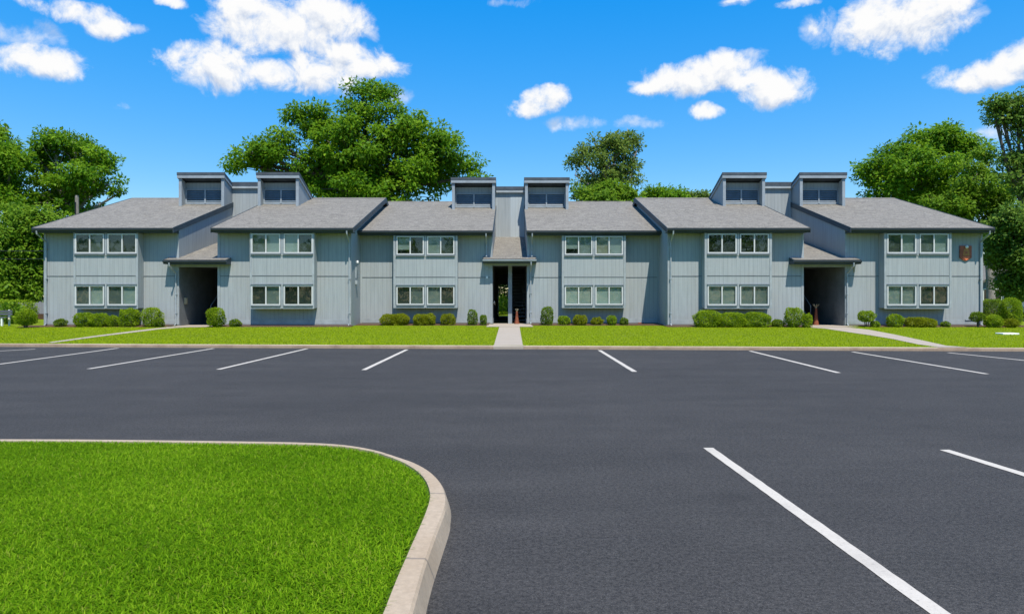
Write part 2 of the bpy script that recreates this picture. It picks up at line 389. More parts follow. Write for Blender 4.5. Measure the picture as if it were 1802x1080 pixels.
# lawn surface
def lawn_sheet():
    xs = np.linspace(-60, 60, 81); m = MB(); rows = [0.0, 0.25, 0.5, 0.75, 1.0]
    for x in xs:
        y0 = kerb_y(x)+0.15
        for t in rows:
            y = y0+(32.0-y0)*t; m.v.append((x, y, lawn_z(x, y)))
        m.v.append((x, 60.0, ZB))
    k = len(rows)+1
    m.f += [(i*k+j, (i+1)*k+j, (i+1)*k+j+1, i*k+j+1) for i in range(len(xs)-1) for j in range(k-1)]
    return struct(m.build('lawn', 'lawn'))
lawn_sheet()
# soil strip at the foot of the walls
bed_m = MB()
for x0, x1, y0, y1 in [(-22.9, -16.1, 31.75, 33.05), (-14.0, -7.5, 31.85, 33.05), (-7.7, -1.15, 33.6, 35.05), (0.95, 7.6, 33.6, 35.05), (7.2, 13.9, 31.75, 33.05), (16.6, 26.5, 31.75, 33.05)]:
    n = 24; vs = []
    for i in range(n+1):
        x = x0+(x1-x0)*i/n; vs += [(x, y0+random.uniform(-0.12, 0.12), ZB+0.004), (x, (y0+y1)/2, ZB+0.05), (x, y1, ZB+0.035)]
    bed_m.add(vs, [(3*i+j, 3*i+3+j, 3*i+4+j, 3*i+1+j) for i in range(n) for j in range(2)])
struct(bed_m.build('planting_bed', 'mulch'))
# paths
def ribbon(name, up, lo, mat='path', dz=0.012):
    m = MB(); n = len(up)
    for a, b in zip(up, lo): m.v += [(a[0], a[1], a[2]+dz), (b[0], b[1], b[2]+dz)]
    m.f += [(2*i+1, 2*i+3, 2*i+2, 2*i) if True else 0 for i in range(n-1)]
    return struct(m.build(name, mat))
PXS = [(kerb_y(0)+0.3, PX0, PX1), (25.0, PX0-0.01, PX1+0.005), (29.0, PX0-0.02, PX1+0.01), (31.9, PX0-0.03, PX1+0.02)]
ribbon('path', [(b, y, lawn_z(b, y)) for y, a, b in PXS], [(a, y, lawn_z(a, y)) for y, a, b in PXS])
ribbon('path', [(0.98, 31.9, ZB+0.004), (0.98, 37.0, ZB+0.004)], [(-1.2, 31.9, ZB+0.004), (-1.2, 37.0, ZB+0.004)])
up = [lawn_pt(*p) for p in [(1448, 573.6), (1490, 576), (1530, 580.5), (1575, 589), (1620, 598.5), (1665, 608.5), (1706, 615.6)]]
lo = [lawn_pt(*p) for p in [(1418, 576), (1452, 578.5), (1488, 584), (1530, 590), (1572, 597), (1614, 606), (1652, 614.4)]]
ribbon('path', up, lo)
ribbon('path', [(16.0, 31.7, ZB+.004), (16.0, 37.0, ZB+.004)], [(14.0, 31.7, ZB+.004), (14.0, 37.0, ZB+.004)])
up = [lawn_pt(*p) for p in [(352, 573), (310, 574.3), (270, 578.2), (220, 584.4), (160, 592.0), (108, 599.4), (84, 602.8)]]
lo = [lawn_pt(*p) for p in [(356, 576), (318, 576.6), (284, 579.2), (236, 585.0), (174, 592.6), (118, 600.2), (92, 603.6)]]
ribbon('path', up, lo)
ribbon('path', [(-14.1, 31.7, ZB+.004), (-14.1, 37.0, ZB+.004)], [(-16.0, 31.7, ZB+.004), (-16.0, 37.0, ZB+.004)])
# near island: traced kerb edges give its real outline on the ground
OUT = [(-700, 771.5), (0, 772), (200, 773), (400, 775.5), (520, 777.5), (600, 781.6), (659, 791), (704, 804.5), (733, 815), (760, 831), (778, 852), (785, 872), (784.5, 888), (781, 902), (772, 925), (760, 957), (748, 992), (738, 1027), (723, 1080)]
INN = [(-700, 775.5), (0, 776), (200, 777), (400, 779.5), (520, 781.5), (600, 785.5), (655, 794.5), (692, 806), (718, 818), (739, 833), (751, 849), (756.5, 866), (756, 880), (751, 897), (741, 922), (727, 953), (713, 985), (699, 1017), (674, 1080)]
def smooth_line(pts, k=4):
    P = [Vector((*p, 0)) for p in pts]; out = []
    for i in range(len(P)-1):
        a, b, c, d = P[max(i-1, 0)], P[i], P[i+1], P[min(i+2, len(P)-1)]
        for j in range(k):
            t = j/k
            out.append(0.5*((2*b)+(c-a)*t+(2*a-5*b+4*c-d)*t*t+(3*b-a-3*c+d)*t**3))
    out.append(P[-1]); return out
o_ = [lot(*p, 0.12) for p in OUT]; i_ = [lot(*p, 0.12) for p in INN]
def ext(a, b, L): v = (Vector((*b, 0))-Vector((*a, 0))).normalized(); q = Vector((*b, 0))+v*L; return (q.x, q.y)
o_ = [(x, o_[0][1]) for x in (-30, -22, -16, -13)]+o_; i_ = [(x, i_[0][1]) for x in (-30, -22, -16, -13)]+i_
o_ += [(o_[-1][0]-0.004*q, o_[-1][1]-q) for q in (0.35, 0.8, 1.4, 2.2, 4, 7)]; i_ += [(i_[-1][0]-0.004*q, i_[-1][1]-q) for q in (0.35, 0.8, 1.4, 2.2, 4, 7)]
oc, ic = smooth_line(o_), smooth_line(i_)
km = MB(); rows = len(oc)
for k in range(rows):
    o, i = oc[k], ic[k]; d = (o-i).normalized()
    w1 = o-d*0.012; b = o+d*0.052
    km.v += [(b.x, b.y, -0.01), (o.x+d.x*0.004, o.y+d.y*0.004, 0.105), (w1.x, w1.y, 0.12), (i.x, i.y, 0.122), (i.x, i.y, 0.0)]
km.f += [(k*5+j, (k+1)*5+j, (k+1)*5+j+1, k*5+j+1) for k in range(rows-1) for j in range(4)]
ko = struct(km.build('island_kerb', 'island_kerb', smooth=True))
es = ko.modifiers.new('edges', 'EDGE_SPLIT'); es.split_angle = math.radians(22)
isl = [(p.x, p.y) for p in ic]+[(-30, -4.5)]
struct(MB().add([(x, y, 0.10) for x, y in isl], [tuple(range(len(isl)))[::-1]]).build('island_lawn', 'turf'))
# grass blades
def in_poly(x, y, poly):
    c = np.zeros(len(x), bool); n = len(poly)
    for i in range(n):
        (x1, y1), (x2, y2) = poly[i], poly[(i+1) % n]
        if y1 == y2: continue
        cond = ((y1 > y) != (y2 > y)) & (x < (x2-x1)*(y-y1)/(y2-y1)+x1); c ^= cond
    return c
def grass(name, x, y, z, hgt, wid, mat, lean=0.9, patch=1.5):
    n = len(x); th = RNG.uniform(0, 2*np.pi, n); hh = hgt*RNG.uniform(0.55, 1.25, n); ln = lean*RNG.uniform(0.15, 1.0, n)
    dx, dy = np.cos(th), np.sin(th); sx, sy = -dy*wid*0.5, dx*wid*0.5
    base = np.stack([x, y, z], 1); S = np.stack([sx, sy, np.zeros(n)], 1)*RNG.uniform(0.7, 1.3, n)[:, None]
    curl = RNG.uniform(-0.5, 0.5, n)
    def at(t):
        r = hh*ln*t*t*1.1; up = hh*(t-0.38*ln*t*t)
        c = curl*t
        return base+np.stack([(dx*np.cos(c)-dy*np.sin(c))*r, (dx*np.sin(c)+dy*np.cos(c))*r, up], 1)
    p0, p1, p2, p3 = at(0), at(0.4), at(0.75), at(1.0)
    v = np.stack([p0-S, p0+S, p1+S*0.95, p1-S*0.95, p2+S*0.7, p2-S*0.7, p3+S*0.12, p3-S*0.12], 1).reshape(-1, 3)
    b = (np.arange(n)*8)[:, None]
    f = np.concatenate([b+np.array([[0, 1, 2, 3]]), b+np.array([[3, 2, 4, 5]]), b+np.array([[5, 4, 6, 7]])], 0)
    big = 0.5+0.28*np.sin(x*patch+1.3*np.sin(y*patch*0.7))*np.cos(y*patch*1.2+x*0.4)+RNG.normal(0, 0.16, n)
    o = np_mesh(name, v, f, mat, None, np.repeat(np.clip(big, 0, 1), 8)); o['kind'] = 'stuff'; return o
n = 520000
gx, gy = RNG.uniform(-7.2, -0.25, n), RNG.uniform(2.4, 7.15, n)
keep = in_poly(gx+0.02, gy+0.025, isl) & in_poly(gx+0.025, gy-0.01, isl) & (gx > -0.82*gy-0.9)
# thinner far away where one blade is less than a pixel
keep &= RNG.uniform(0, 1, n) < np.clip(1.25-0.085*gy, 0.5, 1)
gx, gy = gx[keep], gy[keep]
grass('grass', gx, gy, np.full(len(gx), 0.098), 0.046, 0.0062, 'blade', 1.5, 2.2)
n = 230000
gx = RNG.uniform(-27, 27, n); t = RNG.uniform(0, 1, n)**1.25; gy = kerb_y(gx)+0.13+(32.9-kerb_y(gx))*t
ky = 21.25-0.06*gx+0.15
gz = 0.10+(ZB-0.10)*np.clip((gy-ky)/(32.0-ky), 0, 1)
keep = ~((gx > PX0-0.03) & (gx < PX1+0.03)) & ~((gx > -1.2) & (gx < 0.98) & (gy > 31.9))
for U, Lw in ((None, None),): pass
rp_up = [lawn_pt(*p)[:2] for p in [(1448, 573.6), (1490, 576), (1530, 580.5), (1575, 589), (1620, 598.5), (1665, 608.5), (1706, 615.6)]]
rp_lo = [lawn_pt(*p)[:2] for p in [(1418, 576), (1452, 578.5), (1488, 584), (1530, 590), (1572, 597), (1614, 606), (1652, 614.4)]]
keep &= ~in_poly(gx, gy, rp_up+rp_lo[::-1])
lp_up = [lawn_pt(*p)[:2] for p in [(352, 573), (310, 574.3), (270, 578.2), (220, 584.4), (160, 592.0), (108, 599.4), (84, 602.8)]]
lp_lo = [lawn_pt(*p)[:2] for p in [(356, 576), (318, 576.6), (284, 579.2), (236, 585.0), (174, 592.6), (118, 600.2), (92, 603.6)]]
keep &= ~in_poly(gx, gy, lp_up+lp_lo[::-1]) | (RNG.uniform(0, 1, n) < 0.12)
for a, b, c, d in [(-22.8, -16.1, 31.8, 34), (-14, -7.6, 31.9, 34), (-7.7, 7.7, 33.65, 36), (7.2, 13.9, 31.8, 34), (16.6, 26.4, 31.8, 34), (-16.0, -14.1, 31.7, 34), (14, 16, 31.7, 34)]:
    keep &= ~((gx > a) & (gx < b) & (gy > c))
gx, gy, gz = gx[keep], gy[keep], gz[keep]
grass('grass', gx, gy, gz-0.004, 0.036, 0.015, 'lawn_blade', 1.0, 0.45)
# ------------------------------------------------------------------ apartment building
B = thing('apartment_building', 'long two-storey grey apartment building with six bays of windows and louvered roof boxes', 'apartment building', (0, YN, ZB))
PITCH, RUN, BACK = 0.309, 8.45, 0.377
def unit_geo(Y):
    d = 0.0 if Y == YN else 0.068
    ye, ze = Y-0.65, 4.86+d; yr = ye+RUN; zr = ze+PITCH*RUN
    return ye, ze, yr, zr, 47.4+(Y-YN), 4.65+d
def one(name, mat, parent, *b): return MB().box(*b).build(name, mat, parent)
def bay(px0, px1, Y, backings):
    """projecting window bay: px of its front face edges in the photo"""
    Yb = Y-0.5; x0, x1 = X(px0, Yb), X(px1, Yb); d = 0 if Y == YN else 0.06
    zt, zb = 4.64+d, 1.09; w = 1.375; cx = (x0+x1)/2
    wins = []
    for sx in (-1, 1):
        xc = cx+sx*0.765
        wins.append((xc, 3.675+d, 4.605+d)); wins.append((xc, 1.225, 2.165))
    xa = [cx-0.765-w/2, cx-0.765+w/2, cx+0.765-w/2, cx+0.765+w/2]
    m = MB(); T = 0.05
    m.box(x0, x1, Yb, Yb+T, 2.165, 3.675+d)                      # spandrel
    m.box(x0, x1, Yb, Yb+T, 4.605+d, zt); m.box(x0, x1, Yb, Yb+T, zb, 1.225)
    for za, zc in ((3.675+d, 4.605+d), (1.225, 2.165)):
        m.box(x0, xa[0], Yb, Yb+T, za, zc); m.box(xa[1], xa[2], Yb, Yb+T, za, zc); m.box(xa[3], x1, Yb, Yb+T, za, zc)
    m.box(x0, x0+T, Yb+T, Y, zb, zt); m.box(x1-T, x1, Yb+T, Y, zb, zt)
    m.box(x0+T, x1-T, Yb+T, Y, zb, zb+T)
    bo = m.build('bay', 'siding', B)
    for xx in (x0-0.004, x1-0.096): one('corner_trim', 'light_trim', bo, xx, xx+0.1, Yb-0.022, Yb-0.001, zb-0.03, zt-0.002)
    one('mullion', 'light_trim', bo, cx-0.035, cx+0.035, Yb-0.018, Yb-0.001, 3.56+d, zt-0.002); one('mullion', 'light_trim', bo, cx-0.035, cx+0.035, Yb-0.018, Yb-0.001, zb-0.02, 2.27)
    one('bottom_rail', 'light_trim', bo, x0+0.1, cx-0.036, Yb-0.016, Yb-0.001, zb-0.03, zb+0.09); one('bottom_rail', 'light_trim', bo, cx+0.036, x1-0.1, Yb-0.016, Yb-0.001, zb-0.03, zb+0.09)
    for xc in (cx-0.765, cx+0.765):
        one('window_sill', 'sill', bo, xc-0.715, xc+0.715, Yb-0.075, Yb-0.017, 3.60+d, 3.66+d); one('window_sill', 'sill', bo, xc-0.70, xc+0.70, Yb-0.055, Yb-0.019, 1.165, 1.21)
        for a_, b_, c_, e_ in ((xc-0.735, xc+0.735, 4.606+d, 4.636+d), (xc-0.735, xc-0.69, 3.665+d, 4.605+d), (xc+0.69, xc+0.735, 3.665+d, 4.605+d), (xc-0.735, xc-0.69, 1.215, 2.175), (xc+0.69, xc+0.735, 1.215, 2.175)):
            one('frame_shadow_strip', 'sill', bo, a_, b_, Yb-0.014, Yb-0.0015, c_, e_)  # dark strips added in place of the shadow outline round each frame
        one('window_head', 'sill', bo, xc-0.715, xc+0.715, Yb-0.06, Yb-0.002, 2.18, 2.225)
    f = MB(); f.box(x0+0.1, x1-0.1, Yb-0.012, Yb-0.001, 2.60, 2.63); f.build('seam_flashing', 'flash', bo)
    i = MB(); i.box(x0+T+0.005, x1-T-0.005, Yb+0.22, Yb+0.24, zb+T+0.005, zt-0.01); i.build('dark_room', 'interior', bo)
    for k, (xc, za, zc) in enumerate(wins): window(xc, za, zc, Yb, w, backings[k])
    return x0, x1
BL = {}
def backing_mat(v):
    if v not in BL:
        if v == 'tan': BL[v] = m_blind('beige_curtain', (0.42, 0.37, 0.30), 0.4, 0.1)
        else:
            g = v/100.0*(1.45 if v > 12 else 0.9); BL[v] = m_blind('pane_backing_grey', (g*0.96, g, g*0.95), 0.05, 0.35)  # near-black greys stand in for unlit rooms, lighter ones are real slats
    return BL[v]
WPROTO = {}
def window(xc, za, zc, Yb, w, bl):
    hgt = round(zc-za, 3)
    if hgt not in WPROTO:
        m = MB(); a, h = w/2, hgt; fw = 0.055
        m.box(-a, a, -0.03, 0.045, 0, fw); m.box(-a, a, -0.03, 0.045, h-fw, h)
        m.box(-a, -a+fw, -0.03, 0.045, fw, h-fw); m.box(a-fw, a, -0.03, 0.045, fw, h-fw)
        m.box(-0.028, 0.028, -0.022, 0.04, fw, h-fw)
        me = bpy.data.meshes.new('window'); me.from_pydata(m.v, [], m.f); me.materials.append(M['frame'])
        g = MB(); g.box(-a+fw, -0.028, 0.010, 0.014, fw, h-fw); g.box(0.028, a-fw, 0.018, 0.022, fw, h-fw)
        mg = bpy.data.meshes.new('glass'); mg.from_pydata(g.v, [], g.f); mg.materials.append(M['glass'])
        WPROTO[hgt] = (me, mg)
    me, mg = WPROTO[hgt]
    o = link('window', me, B); o.location = (xc, Yb-YN, za-ZB)
    link('glass', mg, o)
    a, h = w/2, hgt
    for k, v in enumerate(bl):
        if v == 0: continue
        lo = 0.05
        if isinstance(v, tuple): v, lo = v
        m = MB(); xx0, xx1 = (-a+0.04, -0.004) if k == 0 else (0.004, a-0.04)
        m.box(xx0, xx1, 0.075, 0.085, lo, h-0.04)
        mesh = bpy.data.meshes.new('pane_backing'); mesh.from_pydata(m.v, [], m.f); mesh.materials.append(backing_mat(v))
        link('pane_backing', mesh, o)
def eave(x0, x1, Y, ends):
    """roof over one unit: ends = (left gable overhang, right gable overhang)"""
    ye, ze, yr, zr, yb, zs = unit_geo(Y); zback = zr-BACK*(yb+0.5-yr); th = 0.16
    a, b = x0-ends[0], x1+ends[1]
    m = MB(); m.prism_x([(ye, ze-0.03), (ye-0.02, ze), (yr, zr), (yb+0.5, zback), (yb+0.5, zback-0.1), (yr, zr-th), (ye+0.05, ze-th)], a, b)
    r = m.build('roof', 'shingle', B)
    e = MB()
    e.box(a+0.02, b-0.02, ye+0.03, ye+0.07, zs, ze-0.045)                       # fascia board
    e.box(a+0.02, b-0.02, ye+0.07, Y-0.002, zs+0.012, zs+0.03); fa = e.build('fascia', 'fascia', r)
    g = MB(); zt = ze-0.035
    g.prism_x([(ye-0.075, zt), (ye-0.085, zt), (ye-0.08, zt-0.06), (ye-0.05, zt-0.115), (ye+0.028, zt-0.115), (ye+0.028, zt-0.105), (ye-0.045, zt-0.105), (ye-0.07, zt-0.055)], a, b)
    g.build('gutter', 'gutter', r)
    k = MB()
    for side, xx in ((0, a), (1, b)):
        if ends[side] > 0.0:
            x_0, x_1 = (xx-0.03, xx-0.001) if side == 0 else (xx+0.001, xx+0.03)
            MB().prism_x([(ye-0.02, ze+0.02), (yr, zr+0.02), (yb+0.5, zback+0.02), (yb+0.5, zback-0.24), (yr, zr-0.26), (ye-0.02, ze-0.23)], x_0, x_1).build('rake_board', 'fascia', r)
    c = MB(); c.prism_x([(yr-0.16, zr-0.16*PITCH+0.012), (yr, zr+0.03), (yr+0.16, zr-0.16*BACK+0.012), (yr, zr-0.02)], a+0.01, b-0.01); c.build('ridge_cap', 'shingle', r)
    return r
def wall_body(x0, x1, Y):
    ye, ze, yr, zr, yb, zs = unit_geo(Y); q = 0.20
    m = MB(); m.prism_x([(Y, ZB-0.05), (Y, ze-q+PITCH*0.65), (yr, zr-q), (yb, zr-q-BACK*(yb-yr)), (yb, ZB-0.05)], x0, x1)
    w = m.build('wall', 'siding', B)
    return w
def wall_trim(w, x0, x1, Y, bx0, bx1, corners):
    d = 0 if Y == YN else 0.05
    t = MB(); zs = 4.63+(0 if Y == YN else 0.06)
    for c in corners:
        xa, xb = (c-0.004, c+0.11) if abs(c-x0) < 0.01 else (c-0.11, c+0.004)
        one('corner_trim', 'light_trim', w, xa, xb, Y-0.024, Y+0.001, ZB+0.06, zs)
    for a, b in ((x0+0.112, bx0-0.002), (bx1+0.002, x1-0.112)):
        one('seam_flashing', 'flash', w, a, b, Y-0.014, Y-0.001, 2.60, 2.63)
    s = MB(); s.box(x0+0.112, x1-0.112, Y-0.02, Y-0.001, ZB+0.09, ZB+0.30); s.build('skirting', 'light_trim', w)
    q = MB(); q.box(x0+0.02, x1-0.02, Y-0.012, Y-0.0005, ZB-0.02, ZB+0.085); q.build('foundation', 'foundation', w)
XL, XA, XB, XC, XD, XE = -22.45, -15.98, -14.12, -7.72, -1.0, 0.77
XF, XG, XH, XI = 7.47, 13.99, 15.98, 22.58
bays = {
 1: (130, 243, YN, [(8, 14), (14, 38), (10, 3), (14, 38)]),
 2: (440, 553, YN, [(14, 36), (9, 22), (38, 12), (5, 8)]),
 3: (692.5, 805, YF, [((30, .25), 3), (9, 18), (28, 11), (24, 9)]),
 4: (989, 1101, YF, [((32, .3), 24), (42, 36), ('tan', 28), (44, 40)]),
 5: (1240, 1358, YN, [(2, 4), (26, 28), (2, 6), (22, 20)]),
 6: (1556, 1674, YN, [(11, 28), (30, 26), (13, 34), (10, 9)]),
}
units = {1: (XL, XA, YN), 2: (XB, XC, YN), 3: (XC-0.02, XD, YF), 4: (XE, XF+0.02, YF), 5: (XF, XG, YN), 6: (XH, XI, YN)}
ends = {1: (0.1, 0.03), 2: (0.03, 0.24), 3: (-0.03, 0.03), 4: (0.03, -0.03), 5: (0.16, 0.03), 6: (0.03, 0.1)}
corn = {1: (0, 1), 2: (0, 1), 3: (1,), 4: (0,), 5: (0, 1), 6: (0, 1)}
for u, (x0, x1, Y) in units.items():
    w = wall_body(x0, x1, Y); bx0, bx1 = bay(*bays[u])
    wall_trim(w, x0, x1, Y, bx0, bx1, [(x0, x1)[c] for c in corn[u]])
    eave(x0, x1, Y, ends[u])
def dormer(x0, x1, Y):
    """louvered roof box, open to the front; its top runs down to the ridge"""
    ye, ze, yr, zr, yb, zs = unit_geo(Y); yf = ye+5.85; zf = zr+BACK*(yr-yf); zroof = ze+PITCH*(yf-ye)
    zt = lambda y: zr+BACK*(yr-y)
    m = MB(); pt = 0.15; SW = []
    for a, b in ((x0, x0+pt), (x1-pt, x1)):
        q = MB(); SW.append(q); q.prism_x([(yf, zroof-0.4), (yf, zt(yf)-0.27), (yr+0.3, zt(yr+0.3)-0.1), (yr+0.3, zroof-0.4)], a, b)
    yk = yf+0.55
    m.box(x0+pt, x1-pt, yk, yk+0.08, zroof+0.1, zt(yk)-0.2)
    o = m.build('dormer', 'siding', B)
    for q in SW: q.build('side_wall', 'siding', o)
    for a, b in ((x0-0.004, x0+pt+0.004), (x1-pt-0.004, x1+0.004)): one('post', 'trim', o, a, b, yf-0.02, yf-0.001, zroof-0.06, zt(yf)-0.27)
    r = MB(); ov = 0.07
    r.prism_x([(yf-0.12, zt(yf-0.12)+0.02), (yr, zr+0.035), (yr, zr-0.05), (yf-0.12, zt(yf-0.12)-0.13)], x0-ov, x1+ov)
    r.build('cap_roof', 'cap', o)
    f = MB(); z1 = zt(yf-0.1)-0.13
    f.box(x0-ov+0.01, x1+ov-0.01, yf-0.105, yf-0.065, z1-0.16, z1); f.box(x0+0.01, x1-0.01, yf-0.065, yk, z1-0.10, z1-0.075)
    for a, b in ((x0-ov+0.01, x0-0.002), (x1+0.002, x1+ov-0.01)):
        f.prism_x([(yf-0.06, z1-0.015), (yr-0.05, zr-0.06), (yr-0.05, zr-0.2), (yf-0.06, z1-0.16)], a, b)
    f.build('cap_trim', 'trim', o)
    xm = (x0+x1)/2; zl0, zl1 = zroof+0.30, zroof+0.93
    for a, b in ((x0+pt+0.07, xm-0.04), (xm+0.04, x1-pt-0.07)):
        l = MB(); nsl = 5
        for i in range(nsl):
            z = zl0+(zl1-zl0)*i/nsl; hgt = (zl1-zl0)/nsl
            l.add([(a, yk-0.10, z), (b, yk-0.10, z), (b, yk-0.02, z+hgt*1.25), (a, yk-0.02, z+hgt*1.25), (a, yk-0.085, z-0.012), (b, yk-0.085, z-0.012), (b, yk-0.008, z+hgt*1.25-0.01), (a, yk-0.008, z+hgt*1.25-0.01)],
                  [(0, 1, 2, 3), (4, 7, 6, 5), (0, 4, 5, 1), (3, 2, 6, 7), (0, 3, 7, 4), (1, 5, 6, 2)])
        l.build('louver', 'louver', o)
    g = MB(); g.box(xm-0.04, xm+0.04, yk-0.12, yk-0.001, zl0-0.12, zl1+0.02); g.box(x0+pt+0.002, x0+pt+0.07, yk-0.11, yk-0.001, zl0-0.14, zl1+0.02); g.box(x1-pt-0.07, x1-pt-0.002, yk-0.11, yk-0.001, zl0-0.14, zl1+0.02)
    g.box(x0+pt+0.07, xm-0.042, yk-0.11, yk-0.001, zl0-0.14, zl0-0.03); g.box(xm+0.042, x1-pt-0.07, yk-0.11, yk-0.001, zl0-0.14, zl0-0.03)
    g.box(x0+pt+0.002, x1-pt-0.002, yk-0.11, yk-0.001, zl1+0.022, zl1+0.08)
    g.build('louver_frame', 'trim', o)
for x0, x1, Y in [(-18.5, XA-0.01, YN), (XB+0.005, -11.85, YN), (-3.5, XD, YF), (XE, 3.30, YF), (11.72, XG+0.06, YN), (XH+0.01, 18.5, YN)]: dormer(x0, x1, Y)
def entry(x0, x1, Y, cx0, cx1, zc, through, mirror):
    """recessed stair entry between two units: passage, stairs, canopy roof and the wall that rises behind it"""
    ye, ze, yr, zr, yb, zs = unit_geo(Y); d = ze-4.86
    yw = Y+6.3; zw = zr+BACK*(yr-yw)
    lint = zc-0.22
    m = MB(); m.prism_x([(yw, lint), (yw, zw-0.24), (yb, zr-0.22-BACK*(yb-yr)), (yb, lint)], x0+0.004, x1-0.004)
    if through:
        m.box(x0+0.004, x0+0.05, yb-0.2, yb, ZB-0.03, lint-0.003); m.box(-0.22, x1-0.004, yb-0.2, yb, ZB-0.03, lint-0.003); m.box(x0+0.05, -0.22, yb-0.2, yb, 2.5, lint-0.003)
    else: m.box(x0+0.004, x1-0.004, yb-3.2, yb-3.0, ZB-0.03, lint-0.003)
    w = m.build('stair_tower', 'siding', B)
    if through:
        q = MB(); q.box((x0+x1)/2+0.03, x1-0.03, yw-0.012, yw-0.001, zw-2.95, zw-0.5); q.build('patch_panel', m_light, w)
    c = MB(); zw2 = zr+BACK*(yr-yw)
    c.prism_x([(yw-0.16, zw2+0.06+0.06), (yr, zr+0.04), (yr, zr-0.1), (yw-0.16, zw2-0.08)], x0+0.004, x1-0.004); c.build('tower_cap', 'cap', w)
    f = MB(); f.box(x0+0.004, x1-0.004, yw-0.14, yw-0.09, zw2-0.24, zw2-0.085); f.box(x0+0.004, x1-0.004, yw-0.09, yw-0.001, zw2-0.24, zw2-0.22); f.build('tower_trim', 'light_trim', w)
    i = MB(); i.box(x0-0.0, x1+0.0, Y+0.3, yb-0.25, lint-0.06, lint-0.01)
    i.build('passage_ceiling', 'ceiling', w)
    # canopy roof
    yc = Y-0.5; sl = 0.249; zt = lambda y: zc+sl*(y-yc)
    r = MB()
    r.prism_x([(yc, zc-0.03), (yc-0.02, zc), (Y-0.003, zt(Y)), (Y-0.003, zt(Y)-0.10), (yc, zc-0.12)], cx0, cx1)
    r.prism_x([(Y-0.003, zt(Y)), (yw-0.002, zt(yw)), (yw-0.002, zt(yw)-0.12), (Y-0.003, zt(Y)-0.10)], x0+0.004, x1-0.004)
    ro = r.build('canopy', 'shingle', B)
    e = MB(); e.box(cx0+0.02, cx1-0.02, yc+0.01, yc+0.05, zc-0.20, zc-0.04); e.box(cx0+0.02, cx1-0.02, yc+0.05, Y-0.003, zc-0.20, zc-0.17)
    for a, b in ((cx0-0.02, cx0+0.019), (cx1-0.019, cx1+0.02)):
        e.prism_x([(yc-0.02, zc+0.012), (Y-0.004, zt(Y)+0.012), (Y-0.004, zc-0.20), (yc-0.02, zc-0.20)], a, b)
    e.build('fascia', 'fascia', ro)
    g = MB(); g.prism_x([(yc-0.085, zc-0.03), (yc-0.095, zc-0.03), (yc-0.09, zc-0.10), (yc-0.06, zc-0.135), (yc+0.008, zc-0.135), (yc+0.008, zc-0.125), (yc-0.055, zc-0.125), (yc-0.08, zc-0.09)], cx0-0.02, cx1+0.02); g.build('gutter', 'trim' if through else 'gutter', ro)
    l = MB(); l.box(x0+0.004, x1-0.004, Y-0.01, Y+0.12, lint-0.10, zc-0.18); l.build('lintel', 'trim', ro)
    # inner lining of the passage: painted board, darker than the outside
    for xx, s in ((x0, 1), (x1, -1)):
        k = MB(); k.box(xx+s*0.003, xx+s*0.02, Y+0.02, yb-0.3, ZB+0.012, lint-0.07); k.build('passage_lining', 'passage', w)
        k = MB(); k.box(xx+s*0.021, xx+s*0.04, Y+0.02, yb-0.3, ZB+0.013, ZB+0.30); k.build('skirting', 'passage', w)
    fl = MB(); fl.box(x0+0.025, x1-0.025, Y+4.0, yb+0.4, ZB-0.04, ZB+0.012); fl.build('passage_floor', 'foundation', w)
    # stairs rise away from the front on one side
    sx0, sx1 = (0.02, x1-0.05) if through else ((x1-0.95, x1-0.05) if mirror else (x0+0.05, x0+0.95))
    st = MB(); n = 14; y0 = Y+1.6
    for k in range(n): st.box(sx0, sx1, y0+0.27*k, y0+0.27*k+0.29, ZB+0.19*(k+1)-0.045, ZB+0.19*(k+1))
    so = st.build('stair', 'slate', B)
    sr = MB()
    for xx in (sx0-0.03, sx1-0.01):
        sr.prism_x([(y0-0.1, ZB+0.02), (y0-0.1, ZB+0.26), (y0+0.27*n, ZB+0.19*n+0.1), (y0+0.27*n, ZB+0.19*n-0.2)], xx, xx+0.04)
    sr.build('stringer', 'trim' if not through else 'slate', so)
    if not through:
        rl = MB(); xr = sx0-0.02 if mirror else sx1+0.02
        rl.tube([(xr, y0-0.15, ZB+0.02), (xr, y0-0.15, ZB+0.95), (xr, y0+0.27*9, ZB+0.19*9+0.95)], 0.022, 8); rl.tube([(xr, y0+0.27*4, ZB+0.19*4), (xr, y0+0.27*4, ZB+0.19*4+0.98)], 0.018, 6)
        rl.build('handrail', 'trim', so)
    else:
        pw = MB(); pw.box(-0.2, 0.0, Y+0.75, Y+0.95, ZB+0.012, lint-0.07); pw.build('post', 'trim', w)
        rr = MB(); rr.tube([(x0+0.09, Y+0.5, ZB+1.15), (x0+0.09, Y+2.2, ZB+0.95)], 0.022, 8)
        for yy in (0.6, 2.1): rr.tube([(x0+0.02, Y+yy, ZB+1.06), (x0+0.09, Y+yy, ZB+1.06+0.08-0.118*(yy-0.5))], 0.012, 6)
        rr.build('handrail', 'white', w)
m_light = m_siding('repainted_panel', (0.42, 0.475, 0.49), 0.08, 0.75)
entry(XA, XB, YN, -16.46, -13.5, 3.37, False, True)
entry(XD, XE, YF, X(850, 34.5), X(943.5, 34.5), 3.525, True, False)
entry(XG, XH, YN, 13.32, 16.48, 3.37, False, False)
